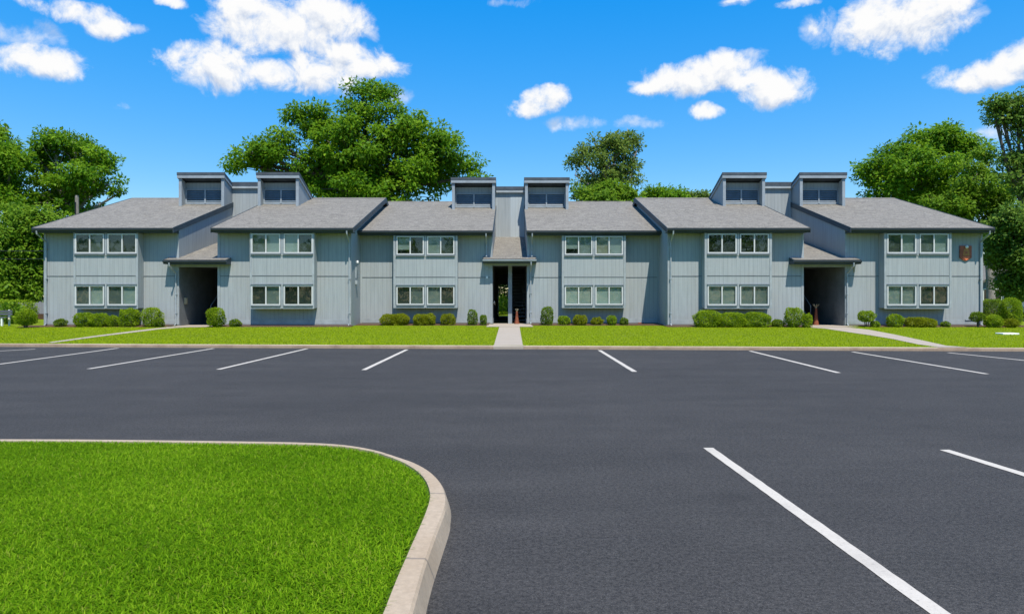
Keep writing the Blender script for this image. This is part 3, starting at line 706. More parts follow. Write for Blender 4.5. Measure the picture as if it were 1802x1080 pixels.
# downspouts
def spout(pts, w=0.035):
    m = MB(); m.tube(pts, [w]*len(pts), 8); return m.build('downspout', 'spout', B, smooth=False)
def drop(x, Y, ztop, zbot, xo=None, fromeave=True):
    yw = Y-0.07
    p = []
    if fromeave: p = [(x if xo is None else xo, Y-0.70, ztop), (x if xo is None else xo, Y-0.68, ztop-0.14), (x, yw-0.02, ztop-0.46)]
    p += [(x, yw, ztop-0.55 if fromeave else ztop), (x, yw, zbot+0.12), (x, yw-0.16, zbot+0.02)]
    o = spout(p)
    m = MB()
    for z in ([ztop-0.8, (ztop+zbot)/2, zbot+0.6] if ztop-zbot > 2 else [zbot+0.5]): m.box(x-0.055, x+0.055, yw-0.045, Y-0.002, z, z+0.035)
    m.build('strap', 'spout', o)
drop(X(81, YN-.07), YN, 4.72, ZB, X(64, 32.3)); drop(X(614.5, YN-.07), YN, 4.72, ZB, X(610, 32.3))
drop(X(1180.5, YN-.07), YN, 4.72, ZB, X(1185, 32.3)); drop(X(1726, YN-.07), YN, 4.72, ZB)
drop(X(856, YF-.07), YF, 4.79, 3.62); drop(X(936, YF-.07), YF, 4.79, 3.62)
drop(X(934, YF-.07), YF, 3.37, ZB, None, True); drop(X(309.5, YN-.07), YN, 3.22, ZB, X(299, 32.4)); drop(X(1491, YN-.07), YN, 3.22, ZB, X(1501, 32.4))
# small fixtures
def lantern(x, y, z, ax):
    m = MB(); m.lathe((x, y, z), [(0.0, -0.06), (0.055, -0.055), (0.06, 0.0), (0.05, 0.05), (0.02, 0.07), (0.0, 0.07)], 10)
    m.box(min(x, x-ax*0.08), max(x, x-ax*0.08), y-0.03, y+0.03, z-0.03, z+0.03)
    return m.build('wall_lamp', 'white', B, smooth=False)
lantern(XC+0.08, 34.0, 1.6+(523-461)/F*34.0, 1)
mm = MB(); mm.box(XC, XC+0.10, 33.85, 34.05, 1.6+(523-500)/F*34, 1.6+(523-493)/F*34); mm.box(XC, XC+0.05, 33.9, 34.0, 2.55, 3.1); mm.build('meter_box', 'spout', B)
mb = MB(); xx = XA+0.021; mb.box(xx, xx+0.10, 33.45, 33.62, 1.27, 1.58); mb.box(xx+0.1, xx+0.115, 33.47, 33.60, 1.3, 1.55); mb.build('meter_box', 'box', B, bevel=0.008)
def plate(px, py, Y, w, h, mat='white'):
    x, y, z = W(px, py, Y); m = MB(); m.box(x-w/2, x+w/2, Y-0.035, Y-0.001, z-h/2, z+h/2); return m.build('wall_plate', mat, B)
plate(857, 472, YF, 0.07, 0.1, 'spout'); plate(857, 488, YF, 0.09, 0.12); plate(1503, 472, YN, 0.06, 0.36, 'box')
plate(1706, 562.5, YN-0.02, 0.42, 0.06, 'spout'); plate(1128, 569, YF-0.02, 0.3, 0.09, 'rust')
# shield plaque on the right end wall (hangs there: a thing of its own)
px0, px1, Yp = 1688.5, 1709, YN-0.02
def shield(k, y0, y1, mat, name, parent, top=432.5, sh=453.5, tip=459.5):
    x0, x1 = X(px0, Yp)+k, X(px1, Yp)-k; zt = W(0, top, Yp)[2]-k; zsd = W(0, sh, Yp)[2]+k*0.4; ztp = W(0, tip, Yp)[2]+k*1.2; xm = (x0+x1)/2
    m = MB(); m.prism_y([(x0, zt), (x1, zt), (x1, zsd), (xm+0.12, (zsd+ztp)/2-0.02), (xm, ztp), (xm-0.12, (zsd+ztp)/2-0.02), (x0, zsd)], y0, y1); return m.build(name, mat, parent)
pl = thing('plaque', 'brown shield-shaped plaque with orange point and white knob on the right end wall', 'plaque', (X(1698.7, Yp), YN-0.001, W(0, 459, Yp)[2]))
shield(0.0, YN-0.06, YN-0.002, 'sign_brown', 'backboard', pl)
xm = X(1698.7, Yp); zz = lambda py: W(0, py, Yp)[2]
m = MB(); m.prism_y([(xm-0.17, zz(452)), (xm+0.19, zz(452)), (xm+0.02, zz(458)), (xm, zz(458))], YN-0.075, YN-0.061); m.build('orange_point', 'sign_orange', pl)
m = MB(); m.prism_y([(xm-0.14, zz(450)), (xm+0.17, zz(450)), (xm+0.15, zz(439)), (xm+0.02, zz(436.5)), (xm-0.1, zz(440))], YN-0.072, YN-0.061); m.build('ochre_field', 'sign_gold', pl)
m = MB(); m.tube([(xm+0.01, YN-0.072, zz(444.5)), (xm+0.01, YN-0.085, zz(444.5))], 0.055, 14); m.build('boss', 'sign_brown', pl)
m = MB(); m.tube([(xm+0.03, YN-0.061, zz(434.5)), (xm+0.03, YN-0.09, zz(434.5)), (xm+0.03, YN-0.13, zz(434.5)), (xm+0.03, YN-0.15, zz(434.5))], [0.07, 0.085, 0.06, 0.01], 14); m.build('knob', 'white', pl, smooth=True)
# tapered rust stands in the entries
def rust_stand(px, Y, h, label, sprig):
    x = X(px, Y); t = thing('garden_ornament', label, 'ornament', (x, Y, ZB+0.016), 'rust cones in the entries')
    m = MB(); m.lathe((x, Y, ZB+0.016), [(0.0, 0), (0.135, 0.0), (0.13, 0.04), (0.10, 0.25*h), (0.07, 0.6*h), (0.045, 0.93*h), (0.06, 0.95*h), (0.05, h), (0.0, h)], 14); m.build('cone', 'rust', t, smooth=False)
    s = MB()
    for k in range(7):
        a = k*0.9; s.tube([(x, Y, ZB+h-0.01), (x+0.05*math.cos(a), Y+0.05*math.sin(a), ZB+h+0.10), (x+sprig*0.15*math.cos(a), Y+sprig*0.15*math.sin(a), ZB+h+0.1+sprig*0.12)], [0.012, 0.009, 0.014], 5)
    s.build('dried_sprig', 'straw', t); return t
rust_stand(909.5, 35.35, 0.62, 'rust orange cone topped with straw twigs in the middle entry', 0.5)
rust_stand(1436, 33.9, 0.82, 'taller rust cone with spread dry twigs in the right entry', 1.0)
# ------------------------------------------------------------------ shrubs
def shrub_mesh(c, r, n, e=2.6, leaf=0.075, lump=0.10, flat=0.0):
    """leaf shell over a lumpy superellipsoid + an inner ball of leaves"""
    d = unit(RNG.normal(0, 1, (n, 3)))
    ph = RNG.uniform(0, 6.28, (5, 3)); k = RNG.uniform(2.0, 5.5, (5, 3)); L = np.zeros(n)
    for i in range(5): L += np.sin(d[:, 0]*k[i, 0]+ph[i, 0])*np.sin(d[:, 1]*k[i, 1]+ph[i, 1])*np.sin(d[:, 2]*k[i, 2]+ph[i, 2])
    se = 1/np.power(np.sum(np.abs(d)**e, 1), 1/e)
    rad = se*(1+lump*L)*np.where(RNG.uniform(0, 1, n) < 0.72, RNG.uniform(0.90, 1.05, n), RNG.uniform(0.55, 0.92, n))
    p = d*rad[:, None]*np.array(r)+np.array(c)
    ax = unit(d+RNG.normal(0, 0.75, (n, 3))+np.array([0, 0, 0.35])); nr = unit(d+np.array([0, -0.2, 0.6])+RNG.normal(0, 0.33, (n, 3)))
    ln = leaf*RNG.uniform(0.6, 1.35, n)
    v, f = leaf_quads(p, ax, nr, ln, ln*0.62)
    tint = np.clip(0.5+0.32*L+RNG.normal(0, 0.12, n), 0, 1)
    return v, f, np.repeat(tint, 4)
def shrub(px0, px1, pt, pb, Y, label, mat='shrub', lobes=1, stem=0.0, e=2.6, cat='shrub', leaf=0.052, dens=1.0, depth=None, name='shrub', lump=0.085):
    x0, x1 = X(px0, Y), X(px1, Y); zt = W(0, pt, Y)[2]; zb = ZB-0.01
    w = x1-x0; h = zt-zb; cx = (x0+x1)/2; dep = (depth or min(max(w, 0.5), 1.0))
    t = thing(name, label, cat, (cx, Y, zb), 'shrubs along the walls')
    V = []; Fc = []; T = []; o = 0; lw = w/lobes*(1.25 if lobes > 1 else 1.0)
    m = MB(); z0 = zb+stem*h
    for i in range(lobes):
        lx = x0+lw/2+(w-lw)*i/max(lobes-1, 1) if lobes > 1 else cx
        hh = (zt-z0)*(1.0 if lobes == 1 else random.uniform(0.86, 1.0))
        r = (lw/2*0.92, dep/2*0.92, hh/2*0.94); c = (lx, Y+random.uniform(-0.05, 0.05), z0+hh/2*0.95)
        area = 4*math.pi*((r[0]*r[1]+r[1]*r[2]+r[0]*r[2])/3); n = int(max(350, area/(leaf*leaf*0.3)*2.1*dens))
        v, f, tt = shrub_mesh(c, r, n, e, leaf, lump); V.append(v); Fc.append(f+o); T.append(tt); o += len(v)
        # stems inside
        for q in range(5):
            a = random.uniform(0, 6.28); m.tube([(lx+0.05*math.cos(a), c[1]+0.05*math.sin(a), zb-0.03), (lx+r[0]*0.35*math.cos(a), c[1]+r[1]*0.35*math.sin(a), z0+hh*0.4), (lx+r[0]*0.6*math.cos(a), c[1]+r[1]*0.6*math.sin(a), z0+hh*0.75)], [0.022, 0.015, 0.006], 5)
    np_mesh('foliage', np.concatenate(V), np.concatenate(Fc), mat, t, np.concatenate(T))
    m.build('stem', 'bark', t); return t
Ys, Yt = 32.1, 34.0
SH = [
 (32, 62, 543, 574, 31.2, 'round clipped shrub standing alone left of the building corner', 'shrub', 1, 0.16, 2.6),
 (95, 116, 561, 573, Ys, 'tiny low plant under the left end wall, right of the first downspout', 'shrub_dark', 1, 0.0, 2.0),
 (133, 164, 550, 573, Ys, 'bushy low shrub at the left end of the row under the first bay', 'shrub', 1, 0.0, 2.6),
 (160, 193, 551, 573, Ys, 'second low shrub of the row under the first bay', 'shrub', 1, 0.0, 2.6),
 (190, 211, 555, 573, Ys, 'smallest round shrub in the row under the first bay', 'shrub', 1, 0.0, 2.4),
 (211, 243, 543, 574, Ys, 'tall squared shrub under the right edge of the first bay', 'shrub', 1, 0.0, 3.2),
 (253, 283, 541, 574, Ys, 'tall squared shrub between the first bay and the left entry', 'shrub', 1, 0.04, 3.2),
 (273, 288, 560, 574, 31.8, 'small dark plant at the foot of the tall shrub left of the left entry', 'shrub_dark', 1, 0.0, 2.2),
 (365, 394, 541, 574, 31.9, 'upright squared shrub at the right jamb of the left entry', 'shrub', 1, 0.06, 3.2),
 (404, 424, 562, 573, Ys, 'tiny dark plant between the left entry and the second bay', 'shrub_dark', 1, 0.0, 2.2),
 (670, 720, 550, 574, Yt, 'wide olive shrub of two lumps under the third bay', 'shrub_olive', 2, 0.0, 2.6),
 (728, 766, 552, 573, Yt, 'twin-lobed shrub under the middle of the third bay', 'shrub_olive', 2, 0.0, 2.6),
 (775, 801, 552, 573, Yt, 'small round shrub under the right side of the third bay', 'shrub_olive', 1, 0.0, 2.6),
 (823, 840, 545, 573, Yt, 'narrow upright shrub left of the middle entry', 'shrub_dark', 1, 0.0, 3.4),
 (845, 856, 554, 573, Yt, 'thin small shrub beside the left jamb of the middle entry', 'shrub_dark', 1, 0.0, 2.8),
 (952, 973, 540, 574, Yt, 'tall narrow shrub right of the middle entry', 'shrub_dark', 1, 0.0, 3.4),
 (982, 1003, 556, 574, Yt, 'round shrub under the left edge of the fourth bay', 'shrub', 1, 0.0, 2.6),
 (1008, 1033, 554, 572, Yt, 'second round shrub under the fourth bay, olive and loose', 'shrub_olive', 1, 0.05, 2.5),
 (1040, 1061, 558, 572, Yt, 'loose pale plant under the middle of the fourth bay', 'shrub_olive', 1, 0.0, 2.0),
 (1068, 1085, 555, 572, Yt, 'small bright ball shrub under the right part of the fourth bay', 'shrub', 1, 0.0, 2.3),
 (1091, 1106, 559, 572, Yt, 'last and smallest plant of the row right of the fourth bay', 'shrub_dark', 1, 0.0, 2.0),
 (1221, 1268, 546, 577, 31.9, 'left bulging shrub of the thick bank under the fifth bay', 'shrub', 1, 0.0, 2.8),
 (1262, 1312, 550, 577, 31.9, 'middle shrub of the thick bank under the fifth bay', 'shrub', 1, 0.0, 2.8),
 (1304, 1357, 549, 577, 31.9, 'right shrub of the thick bank under the fifth bay', 'shrub', 1, 0.0, 2.8),
 (1358, 1379, 562, 577, 31.9, 'small low plant at the right end of the thick bank', 'shrub_dark', 1, 0.0, 2.2),
 (1382, 1412, 541, 577, 31.7, 'large squared shrub left of the right entry', 'shrub', 1, 0.05, 3.0),
 (1412, 1427, 552, 578, 31.5, 'narrow shrub at the left jamb of the right entry', 'shrub', 1, 0.0, 3.0),
 (1512, 1539, 547, 576, 31.9, 'shrub on bare stems right of the right entry', 'shrub', 1, 0.35, 2.4),
 (1533, 1546, 565, 577, 31.9, 'small round plant beside the bare stemmed shrub', 'shrub', 1, 0.0, 2.3),
 (1562, 1588, 553, 577, 31.9, 'round shrub under the left edge of the sixth bay', 'shrub', 1, 0.0, 2.8),
 (1595, 1646, 558, 577, 31.9, 'wide low olive shrub under the sixth bay', 'shrub_olive', 2, 0.0, 2.6),
 (1658, 1671, 566, 577, 31.9, 'tiny plant under the right edge of the sixth bay', 'shrub_dark', 1, 0.0, 2.0),
 (1709, 1732, 549, 577, 31.8, 'small shrub on a bare stem at the right corner of the building', 'shrub_dark', 1, 0.4, 2.3),
 (1735, 1761, 554, 577, 31.6, 'low bright shrub just right of the building corner', 'shrub', 1, 0.0, 2.4),
 (1728, 1768, 526, 575, 33.4, 'broad flat topped shrub behind the right corner of the building', 'shrub_dark', 1, 0.0, 3.2),
 (1762, 1796, 523, 578, 32.2, 'tallest rounded shrub right of the building', 'shrub', 1, 0.03, 2.6),
 (1769, 1792, 560, 579, 31.3, 'ragged pale plant at the foot of the tallest shrub', 'shrub_olive', 1, 0.0, 2.0),
]
for a in SH: shrub(*a)
# long clipped hedge at far left, and a spreading plant in front of it
hd = shrub(-140, 61, 527, 570, 37.0, 'long clipped hedge left of the building with orange-tipped flat top', 'shrub', 1, 0.0, 9.0, 'hedge', 0.085, 0.75, 1.3, 'hedge', 0.015); del hd['group']
lp = shrub(4, 34, 533, 562, 35.6, 'spreading broad-leaved plant in front of the long hedge', 'leaf_light', 1, 0.1, 2.0, 'shrub', 0.2, 1.0, 1.0); del lp['group']
# shrub seen through the middle entry
bp = shrub(873, 895, 520, 557, 54.6, 'leafy sapling seen through the middle entry behind the building', 'leaf_light', 1, 0.25, 2.0, 'sapling', 0.16, 0.5, 1.2, 'sapling', 0.2); del bp['group']
bp = shrub(868, 900, 549, 560, 53.9, 'low leafy shrub seen through the middle entry behind the building', 'shrub', 1, 0.0, 2.4, 'shrub', 0.1, 0.6, 1.2); del bp['group']
# ------------------------------------------------------------------ trees
def tree(name, label, px, Y, trunk_r, blobs, mat='leaf_oak', clumps=500, per=60, leaf=0.30, bark='bark', crad=0.75, depth=0.8, seed=1, fork=0.35, twig=0.45, open_=1.0, group='trees behind the building'):
    """blobs: (px, py, rx px, rz px) lobes of the crown, each a real ellipsoid near depth Y"""
    R = np.random.default_rng(seed); rnd = random.Random(seed); clumps = int(clumps*0.42*open_)
    x, y = X(px, Y), Y; t = thing(name, label, 'tree', (x, y, ZB-0.05), group)
    E = []
    for k, (bx, by, rx, rz) in enumerate(blobs):
        dy = rnd.uniform(-1, 1)*depth*rx/F*Y*0.7; yy = Y+dy; cx, _, cz = W(bx, by, yy); rx, rz = rx*0.86, rz*0.86; E.append((cx, yy, cz, rx/F*yy, max(rx, rz)/F*yy*depth, rz/F*yy))
    E = np.array(E); vol = (E[:, 3]*E[:, 4]*E[:, 5])**0.72; pr = vol/vol.sum()
    idx = R.choice(len(E), clumps, p=pr); d = unit(R.normal(0, 1, (clumps, 3))); rr = np.where(R.uniform(0, 1, clumps) < 0.78, R.uniform(0.74, 1.14, clumps), R.uniform(0.2, 0.75, clumps))
    C = E[idx, :3]+d*rr[:, None]*E[idx, 3:]
    # uneven clump sizes; a clump is a spray of leaves round the end of a twig
    cr = crad*R.uniform(0.55, 1.35, clumps); per = per*1.75; leaf = leaf*0.86; crad = crad*(1.0 if open_ == 1.0 else 0.86); cnt = np.maximum(7, (per*(cr/crad)**1.6).astype(int)); ci = np.repeat(np.arange(clumps), cnt); n = len(ci)
    off = R.normal(0, 1, (n, 3)); off = unit(off)*(R.uniform(0, 1, n)**0.45)[:, None]; off[:, 2] *= 0.62
    P = C[ci]+off*cr[ci][:, None]
    ax = unit(off+R.normal(0, 0.5, (n, 3))+np.array([0, 0, -0.2])); nr = unit(np.array([0, -0.15, 0.55])+off*0.75+R.normal(0, 0.38, (n, 3))+d[ci]*0.3)
    ln = leaf*R.uniform(0.6, 1.3, n); v, f = leaf_quads(P, ax, nr, ln, ln*R.uniform(0.42, 0.62, n))
    ct = np.clip(R.normal(0.5, 0.2, clumps), 0, 1); tint = np.clip(ct[ci]+R.normal(0, 0.08, n), 0, 1)
    np_mesh('crown', v, f, mat, t, np.repeat(tint, 4))
    m = MB(); zmin = (E[:, 2]-E[:, 5]).min(); zc = E[:, 2].mean(); zf = ZB+(max(zmin, 2.0)-ZB)*1.0+(zc-max(zmin, 2.0))*fork
    lean = (E[:, 0].mean()-x)*0.4; top = Vector((x+lean, y, zf))
    base = Vector((x, y, ZB-0.1)); mid = base.lerp(top, 0.5)+Vector((rnd.uniform(-.15, .15), 0, 0))
    m.tube([base, base+Vector((0, 0, 0.4)), mid, top], [trunk_r*1.45, trunk_r*1.05, trunk_r*0.9, trunk_r*0.75], 12)
    for k, e in enumerate(E):
        c = Vector(e[:3]); a = top.lerp(c, 0.45)+Vector((rnd.uniform(-.4, .4), rnd.uniform(-.4, .4), rnd.uniform(-0.5, .1)))
        rk = trunk_r*(0.62 if vol[k] > vol.mean() else 0.42)
        m.tube([top-Vector((0, 0, 0.25)), a, c, c+Vector((rnd.uniform(-.3, .3)*e[3], 0, e[5]*0.75))], [rk, rk*0.7, rk*0.45, rk*0.12], 7)
        own = np.where(idx == k)[0]; pick = own[: max(3, int(len(own)*twig))]
        for q in pick:
            p = Vector(C[q]); s0 = a.lerp(c, rnd.uniform(0.3, 1.0)); mm_ = s0.lerp(p, 0.55)+Vector((rnd.uniform(-.25, .25), rnd.uniform(-.25, .25), rnd.uniform(-.15, .3)))
            r0 = max(0.022, rk*0.26); m.tube([s0, mm_, p], [r0, r0*0.6, 0.012], 5, False)
    m.build('trunk', bark, t, smooth=True); return t
tree('broadleaf_tree', 'biggest broad green tree rising above the second and third roofs', 625, 56, 0.55, [
 (625, 258, 85, 55), (655, 168, 40, 26), (630, 195, 45, 30), (545, 210, 42, 26), (590, 235, 45, 40), (505, 260, 50, 32), (440, 268, 38, 22), (470, 290, 45, 20), (730, 225, 48, 30), (770, 260, 45, 35), (800, 290, 38, 26), (705, 290, 75, 55),
 (620, 310, 90, 45), (560, 300, 60, 42), (760, 310, 50, 30), (690, 215, 40, 35), (825, 312, 22, 10), (415, 285, 18, 14), (650, 340, 120, 40), (520, 325, 40, 25)], 'leaf_oak', 1500, 62, 0.36, 'bark', 0.85, 0.75, 3, 0.35, 0.6, 0.82)
tree('broadleaf_tree', 'sparse olive tree with bare twigs rising behind the middle roof', 1078, 60, 0.32, [
 (1065, 290, 55, 45), (1085, 255, 38, 25), (1105, 240, 20, 22), (1050, 258, 28, 20), (1025, 285, 26, 26), (1100, 285, 30, 30), (1012, 308, 20, 18), (1112, 310, 18, 20), (1075, 320, 50, 30), (1045, 335, 40, 30), (1120, 268, 12, 30)], 'leaf_olive', 420, 40, 0.32, 'bark_pale', 0.68, 0.8, 5, 0.2, 0.85, 0.85)
tree('broadleaf_tree', 'low bright green tree at the foot of the sparse olive tree', 1070, 57, 0.2, [
 (1045, 342, 28, 20), (1080, 338, 30, 20), (1105, 342, 22, 18), (1065, 352, 45, 16)], 'leaf_light', 230, 60, 0.34, 'bark', 0.7, 0.8, 6)
tree('broadleaf_tree', 'small round tree top showing right of the sparse olive tree', 1165, 64, 0.22, [
 (1165, 340, 26, 18), (1185, 345, 20, 18), (1140, 348, 22, 14), (1165, 358, 40, 18)], 'leaf_oak', 190, 60, 0.36, 'bark', 0.75, 0.8, 8)
tree('broadleaf_tree', 'tiny pale tree top beside the left louvered box of the fifth roof', 1228, 66, 0.2, [(1228, 350, 20, 16), (1212, 353, 12, 12), (1243, 352, 12, 12)], 'leaf_olive', 80, 50, 0.34, 'bark_pale', 0.65, 0.8, 9, 0.3, 0.8)
tree('broadleaf_tree', 'wide spreading tree behind the right end roof', 1640, 55, 0.4, [
 (1640, 245, 48, 28), (1680, 255, 35, 25), (1595, 275, 45, 32), (1545, 300, 34, 28), (1620, 300, 70, 40), (1690, 300, 40, 35), (1580, 330, 60, 30), (1655, 345, 70, 35), (1525, 318, 22, 18), (1720, 262, 14, 18)], 'leaf_oak', 800, 58, 0.34, 'bark_pale', 0.8, 0.75, 12, 0.3, 0.8, 0.72)
tree('broadleaf_tree', 'loose leafy tree overhanging the right gable end', 1745, 50, 0.28, [
 (1715, 325, 35, 35), (1700, 365, 45, 35), (1745, 370, 35, 40), (1725, 290, 22, 30), (1760, 340, 25, 30), (1670, 365, 45, 22), (1750, 410, 40, 35)], 'leaf_light', 520, 55, 0.30, 'bark_pale', 0.72, 0.8, 14, 0.3, 0.75, 0.75)
tree('broadleaf_tree', 'tall dark tree at the right edge of the photo with open ragged branches', 1840, 43, 0.35, [
 (1790, 180, 40, 26), (1760, 195, 34, 22), (1745, 182, 24, 10), (1830, 200, 60, 50), (1795, 225, 30, 25), (1790, 270, 26, 26), (1775, 298, 24, 18), (1830, 290, 55, 60), (1800, 325, 30, 25), (1840, 380, 60, 50)], 'leaf_dark', 480, 46, 0.27, 'bark', 0.62, 0.7, 16, 0.15, 0.8, 0.8)
tree('drooping_tree', 'dense dark drooping tree right of the building corner', 1790, 40, 0.25, [
 (1785, 395, 45, 40), (1770, 440, 38, 32), (1800, 470, 45, 32), (1825, 430, 50, 60), (1790, 505, 40, 18)], 'leaf_dark', 640, 55, 0.24, 'bark', 0.55, 0.8, 18)
tree('broadleaf_tree', 'open tree with pale limbs behind the left roof', 130, 52, 0.35, [
 (130, 262, 45, 28), (95, 255, 32, 26), (170, 285, 34, 22), (75, 290, 40, 30), (150, 315, 55, 30), (190, 325, 30, 18), (210, 340, 16, 10), (100, 335, 60, 30), (115, 365, 60, 28)], 'leaf_oak', 520, 54, 0.33, 'bark_pale', 0.66, 0.8, 20, 0.2, 0.85, 0.75)
tree('broadleaf_tree', 'tall tree cut by the left edge of the photo', -30, 50, 0.4, [
 (5, 240, 30, 26), (-20, 270, 50, 40), (20, 290, 35, 30), (0, 330, 50, 35), (-60, 320, 60, 70), (30, 350, 35, 25)], 'leaf_oak', 560, 54, 0.33, 'bark_pale', 0.75, 0.8, 22, 0.3, 0.75, 0.78)
tree('broadleaf_tree', 'dense light green tree filling the gap left of the building', 25, 44, 0.3, [
 (30, 395, 50, 34), (55, 430, 34, 40), (5, 435, 45, 40), (40, 475, 45, 36), (-15, 480, 50, 40), (60, 490, 24, 32), (15, 512, 50, 22), (80, 400, 40, 40)], 'leaf_light', 780, 58, 0.30, 'bark', 0.68, 0.7, 24)
tree('broadleaf_tree', 'shadowy evergreen tree between the left gable and the hedge', 62, 47, 0.25, [(65, 470, 40, 45), (30, 500, 60, 30), (85, 430, 40, 60), (0, 460, 70, 60)], 'leaf_dark', 480, 55, 0.32, 'bark', 0.75, 0.8, 26)
# a belt of trees beyond the lot, on the camera's own side: the panes mirror it
n_ = 26000; bx_ = RNG.uniform(-75, 75, n_); hh_ = 11+3.0*np.sin(bx_*0.21)+2.2*np.sin(bx_*0.53+1.0)+1.2*np.sin(bx_*1.7)
P_ = np.stack([bx_, RNG.uniform(-58, -46, n_), ZB+hh_*RNG.uniform(0, 1, n_)**0.7], 1)
l_ = RNG.uniform(0.5, 1.1, n_); v_, f_ = leaf_quads(P_, RNG.normal(0, 1, (n_, 3)), RNG.normal(0, 0.6, (n_, 3))+np.array([0, 0, 1.0]), l_, l_*0.6)
tl = np_mesh('treeline', v_, f_, 'leaf_oak', None, np.repeat(np.clip(RNG.normal(0.5, 0.2, n_), 0, 1), 4)); tl['kind'] = 'stuff'
# unseen crown added to shade the gap; hedge seen through the middle entry
tree('broadleaf_tree', 'hidden tree behind the building, added to shade the view through the middle entry', 930, 60, 0.25, [(884, 425, 130, 55), (800, 425, 100, 45), (970, 425, 100, 45), (884, 400, 120, 30)], 'leaf_dark', 900, 55, 0.34, 'bark', 0.9, 1.0, 28)
hb = shrub(800, 965, 486, 562, 60.5, 'dark hedge in the shade behind the building seen through the middle entry', 'leaf_dark', 1, 0.0, 6.0, 'hedge', 0.2, 2.2, 1.6, 'hedge', 0.03); del hb['group']
# ------------------------------------------------------------------ things at the edges
fe = MB(); fx0, fx1, fy = -40.0, -24.0, 43.0
fe.box(fx0, fx1, fy, fy+0.03, ZB+0.35, 1.28)
fo = thing('board_fence', 'grey board fence on a brown base between the hedge and the building', 'fence', ((fx0+fx1)/2, fy, ZB))
fe.build('board_panel', 'fence', fo)
for k in range(7): MB().box(fx0+k*2.6, fx0+k*2.6+0.1, fy+0.035, fy+0.13, ZB-0.1, 1.34).build('post', 'fence', fo)
MB().box(fx0, fx1, fy-0.05, fy+0.034, ZB-0.05, ZB+0.345).build('base_board', 'mulch', fo)
# utility pole and service wires at left
pxx, pyy = X(135.5, 50), 50.0; ztop = W(0, 344, 50)[2]
po = thing('utility_pole', 'grey wooden utility pole sticking up behind the left roof', 'utility pole', (pxx, pyy, ZB))
MB().tube([(pxx, pyy, ZB-0.3), (pxx, pyy, 5), (pxx, pyy, ztop)], [0.17, 0.15, 0.125], 12).build('shaft', 'wood', po, smooth=False)
ca = MB(); ca.box(pxx-0.03, pxx+0.03, pyy-0.2, pyy-0.125, ztop-1.6, ztop-0.5); ca.build('bracket', 'dark', po)
def wire(a, b, sag, label):
    p = []
    for k in range(25):
        t = k/24; p.append((a[0]+(b[0]-a[0])*t, a[1]+(b[1]-a[1])*t, a[2]+(b[2]-a[2])*t-sag*4*t*(1-t)))
    tag(MB().tube(p, 0.014, 6).build('overhead_wire', 'dark', None), label, 'wire', 'service wires at the left end')
wire((-45, 37, 5.6), (-22.3, 37.0, 4.15), 0.55, 'upper black service wire crossing the trees left of the building')
wire((-45, 37, 5.1), (-22.3, 37.3, 3.75), 0.55, 'lower black service wire crossing the trees left of the building')
# low bench at the left edge
bx, by = X(0, 33.0), 33.0
be = thing('bench', 'low dark slatted bench on white legs at the left edge of the photo', 'bench', (bx, by, ZB))
s = MB()
for k in range(4): s.box(bx-1.0, bx+0.40, by-0.22+0.115*k, by-0.12+0.115*k, ZB+0.40, ZB+0.44)
s.build('seat', 'slate', be)
s = MB()
for k in range(2): s.box(bx-1.0, bx+0.40, by+0.25, by+0.285, ZB+0.52+0.13*k, ZB+0.62+0.13*k)
s.build('backrest', 'slate', be)
for xx in (bx-0.85, bx+0.18):
    MB().box(xx, xx+0.07, by-0.2, by-0.12, ZB-0.02, ZB+0.398).build('leg', 'white', be); MB().box(xx, xx+0.07, by+0.285, by+0.34, ZB-0.02, ZB+0.78).build('leg', 'white', be)
# white utility cover in the right lawn
cx, cy, cz = lawn_pt(1772.5, 588)
m = MB(); m.box(cx-0.32, cx+0.32, cy-0.22, cy+0.22, cz-0.05, cz+0.055)
tag(m.build('utility_cover', 'white', None, bevel=0.02), 'flat white utility cover lying in the right lawn', 'utility cover')
# neighbour house behind the right trees
hx0, hx1, hy = 40.6, 50.6, 60.0
ho = thing('house', 'dark blue-grey house with brown roof half hidden behind the right trees', 'house', ((hx0+hx1)/2, hy, ZB))
xm = (hx0+hx1)/2
m = MB(); m.prism_y([(hx0, ZB-0.1), (hx1, ZB-0.1), (hx1, 2.7), (xm, 5.2), (hx0, 2.7)], hy, hy+9); m.build('wall', 'house', ho)
r = MB()
for s_ in (-1, 1):
    xe = hx0-0.5 if s_ < 0 else hx1+0.5; r.prism_y([(xe, 2.5), (xm, 5.3), (xm, 5.5), (xe, 2.7)], hy-0.5, hy+9.4)
r.build('roof', 'shingle', ho)
t = MB(); t.box(hx0-0.003, hx0+0.16, hy-0.03, hy-0.001, ZB, 2.66); t.box(hx0+0.5, hx0+2.1, hy-0.05, hy-0.001, 2.28, 2.36); t.build('corner_trim', 'frame', ho)
wn = MB(); wn.box(hx0+0.55, hx0+2.05, hy-0.04, hy-0.001, 1.15, 2.275); wo = wn.build('window', 'carglass', ho)
fr = MB(); fr.box(hx0+0.47, hx0+0.55, hy-0.05, hy-0.002, 1.15, 2.275); fr.box(hx0+2.05, hx0+2.13, hy-0.05, hy-0.002, 1.15, 2.275); fr.build('frame', 'frame', wo)
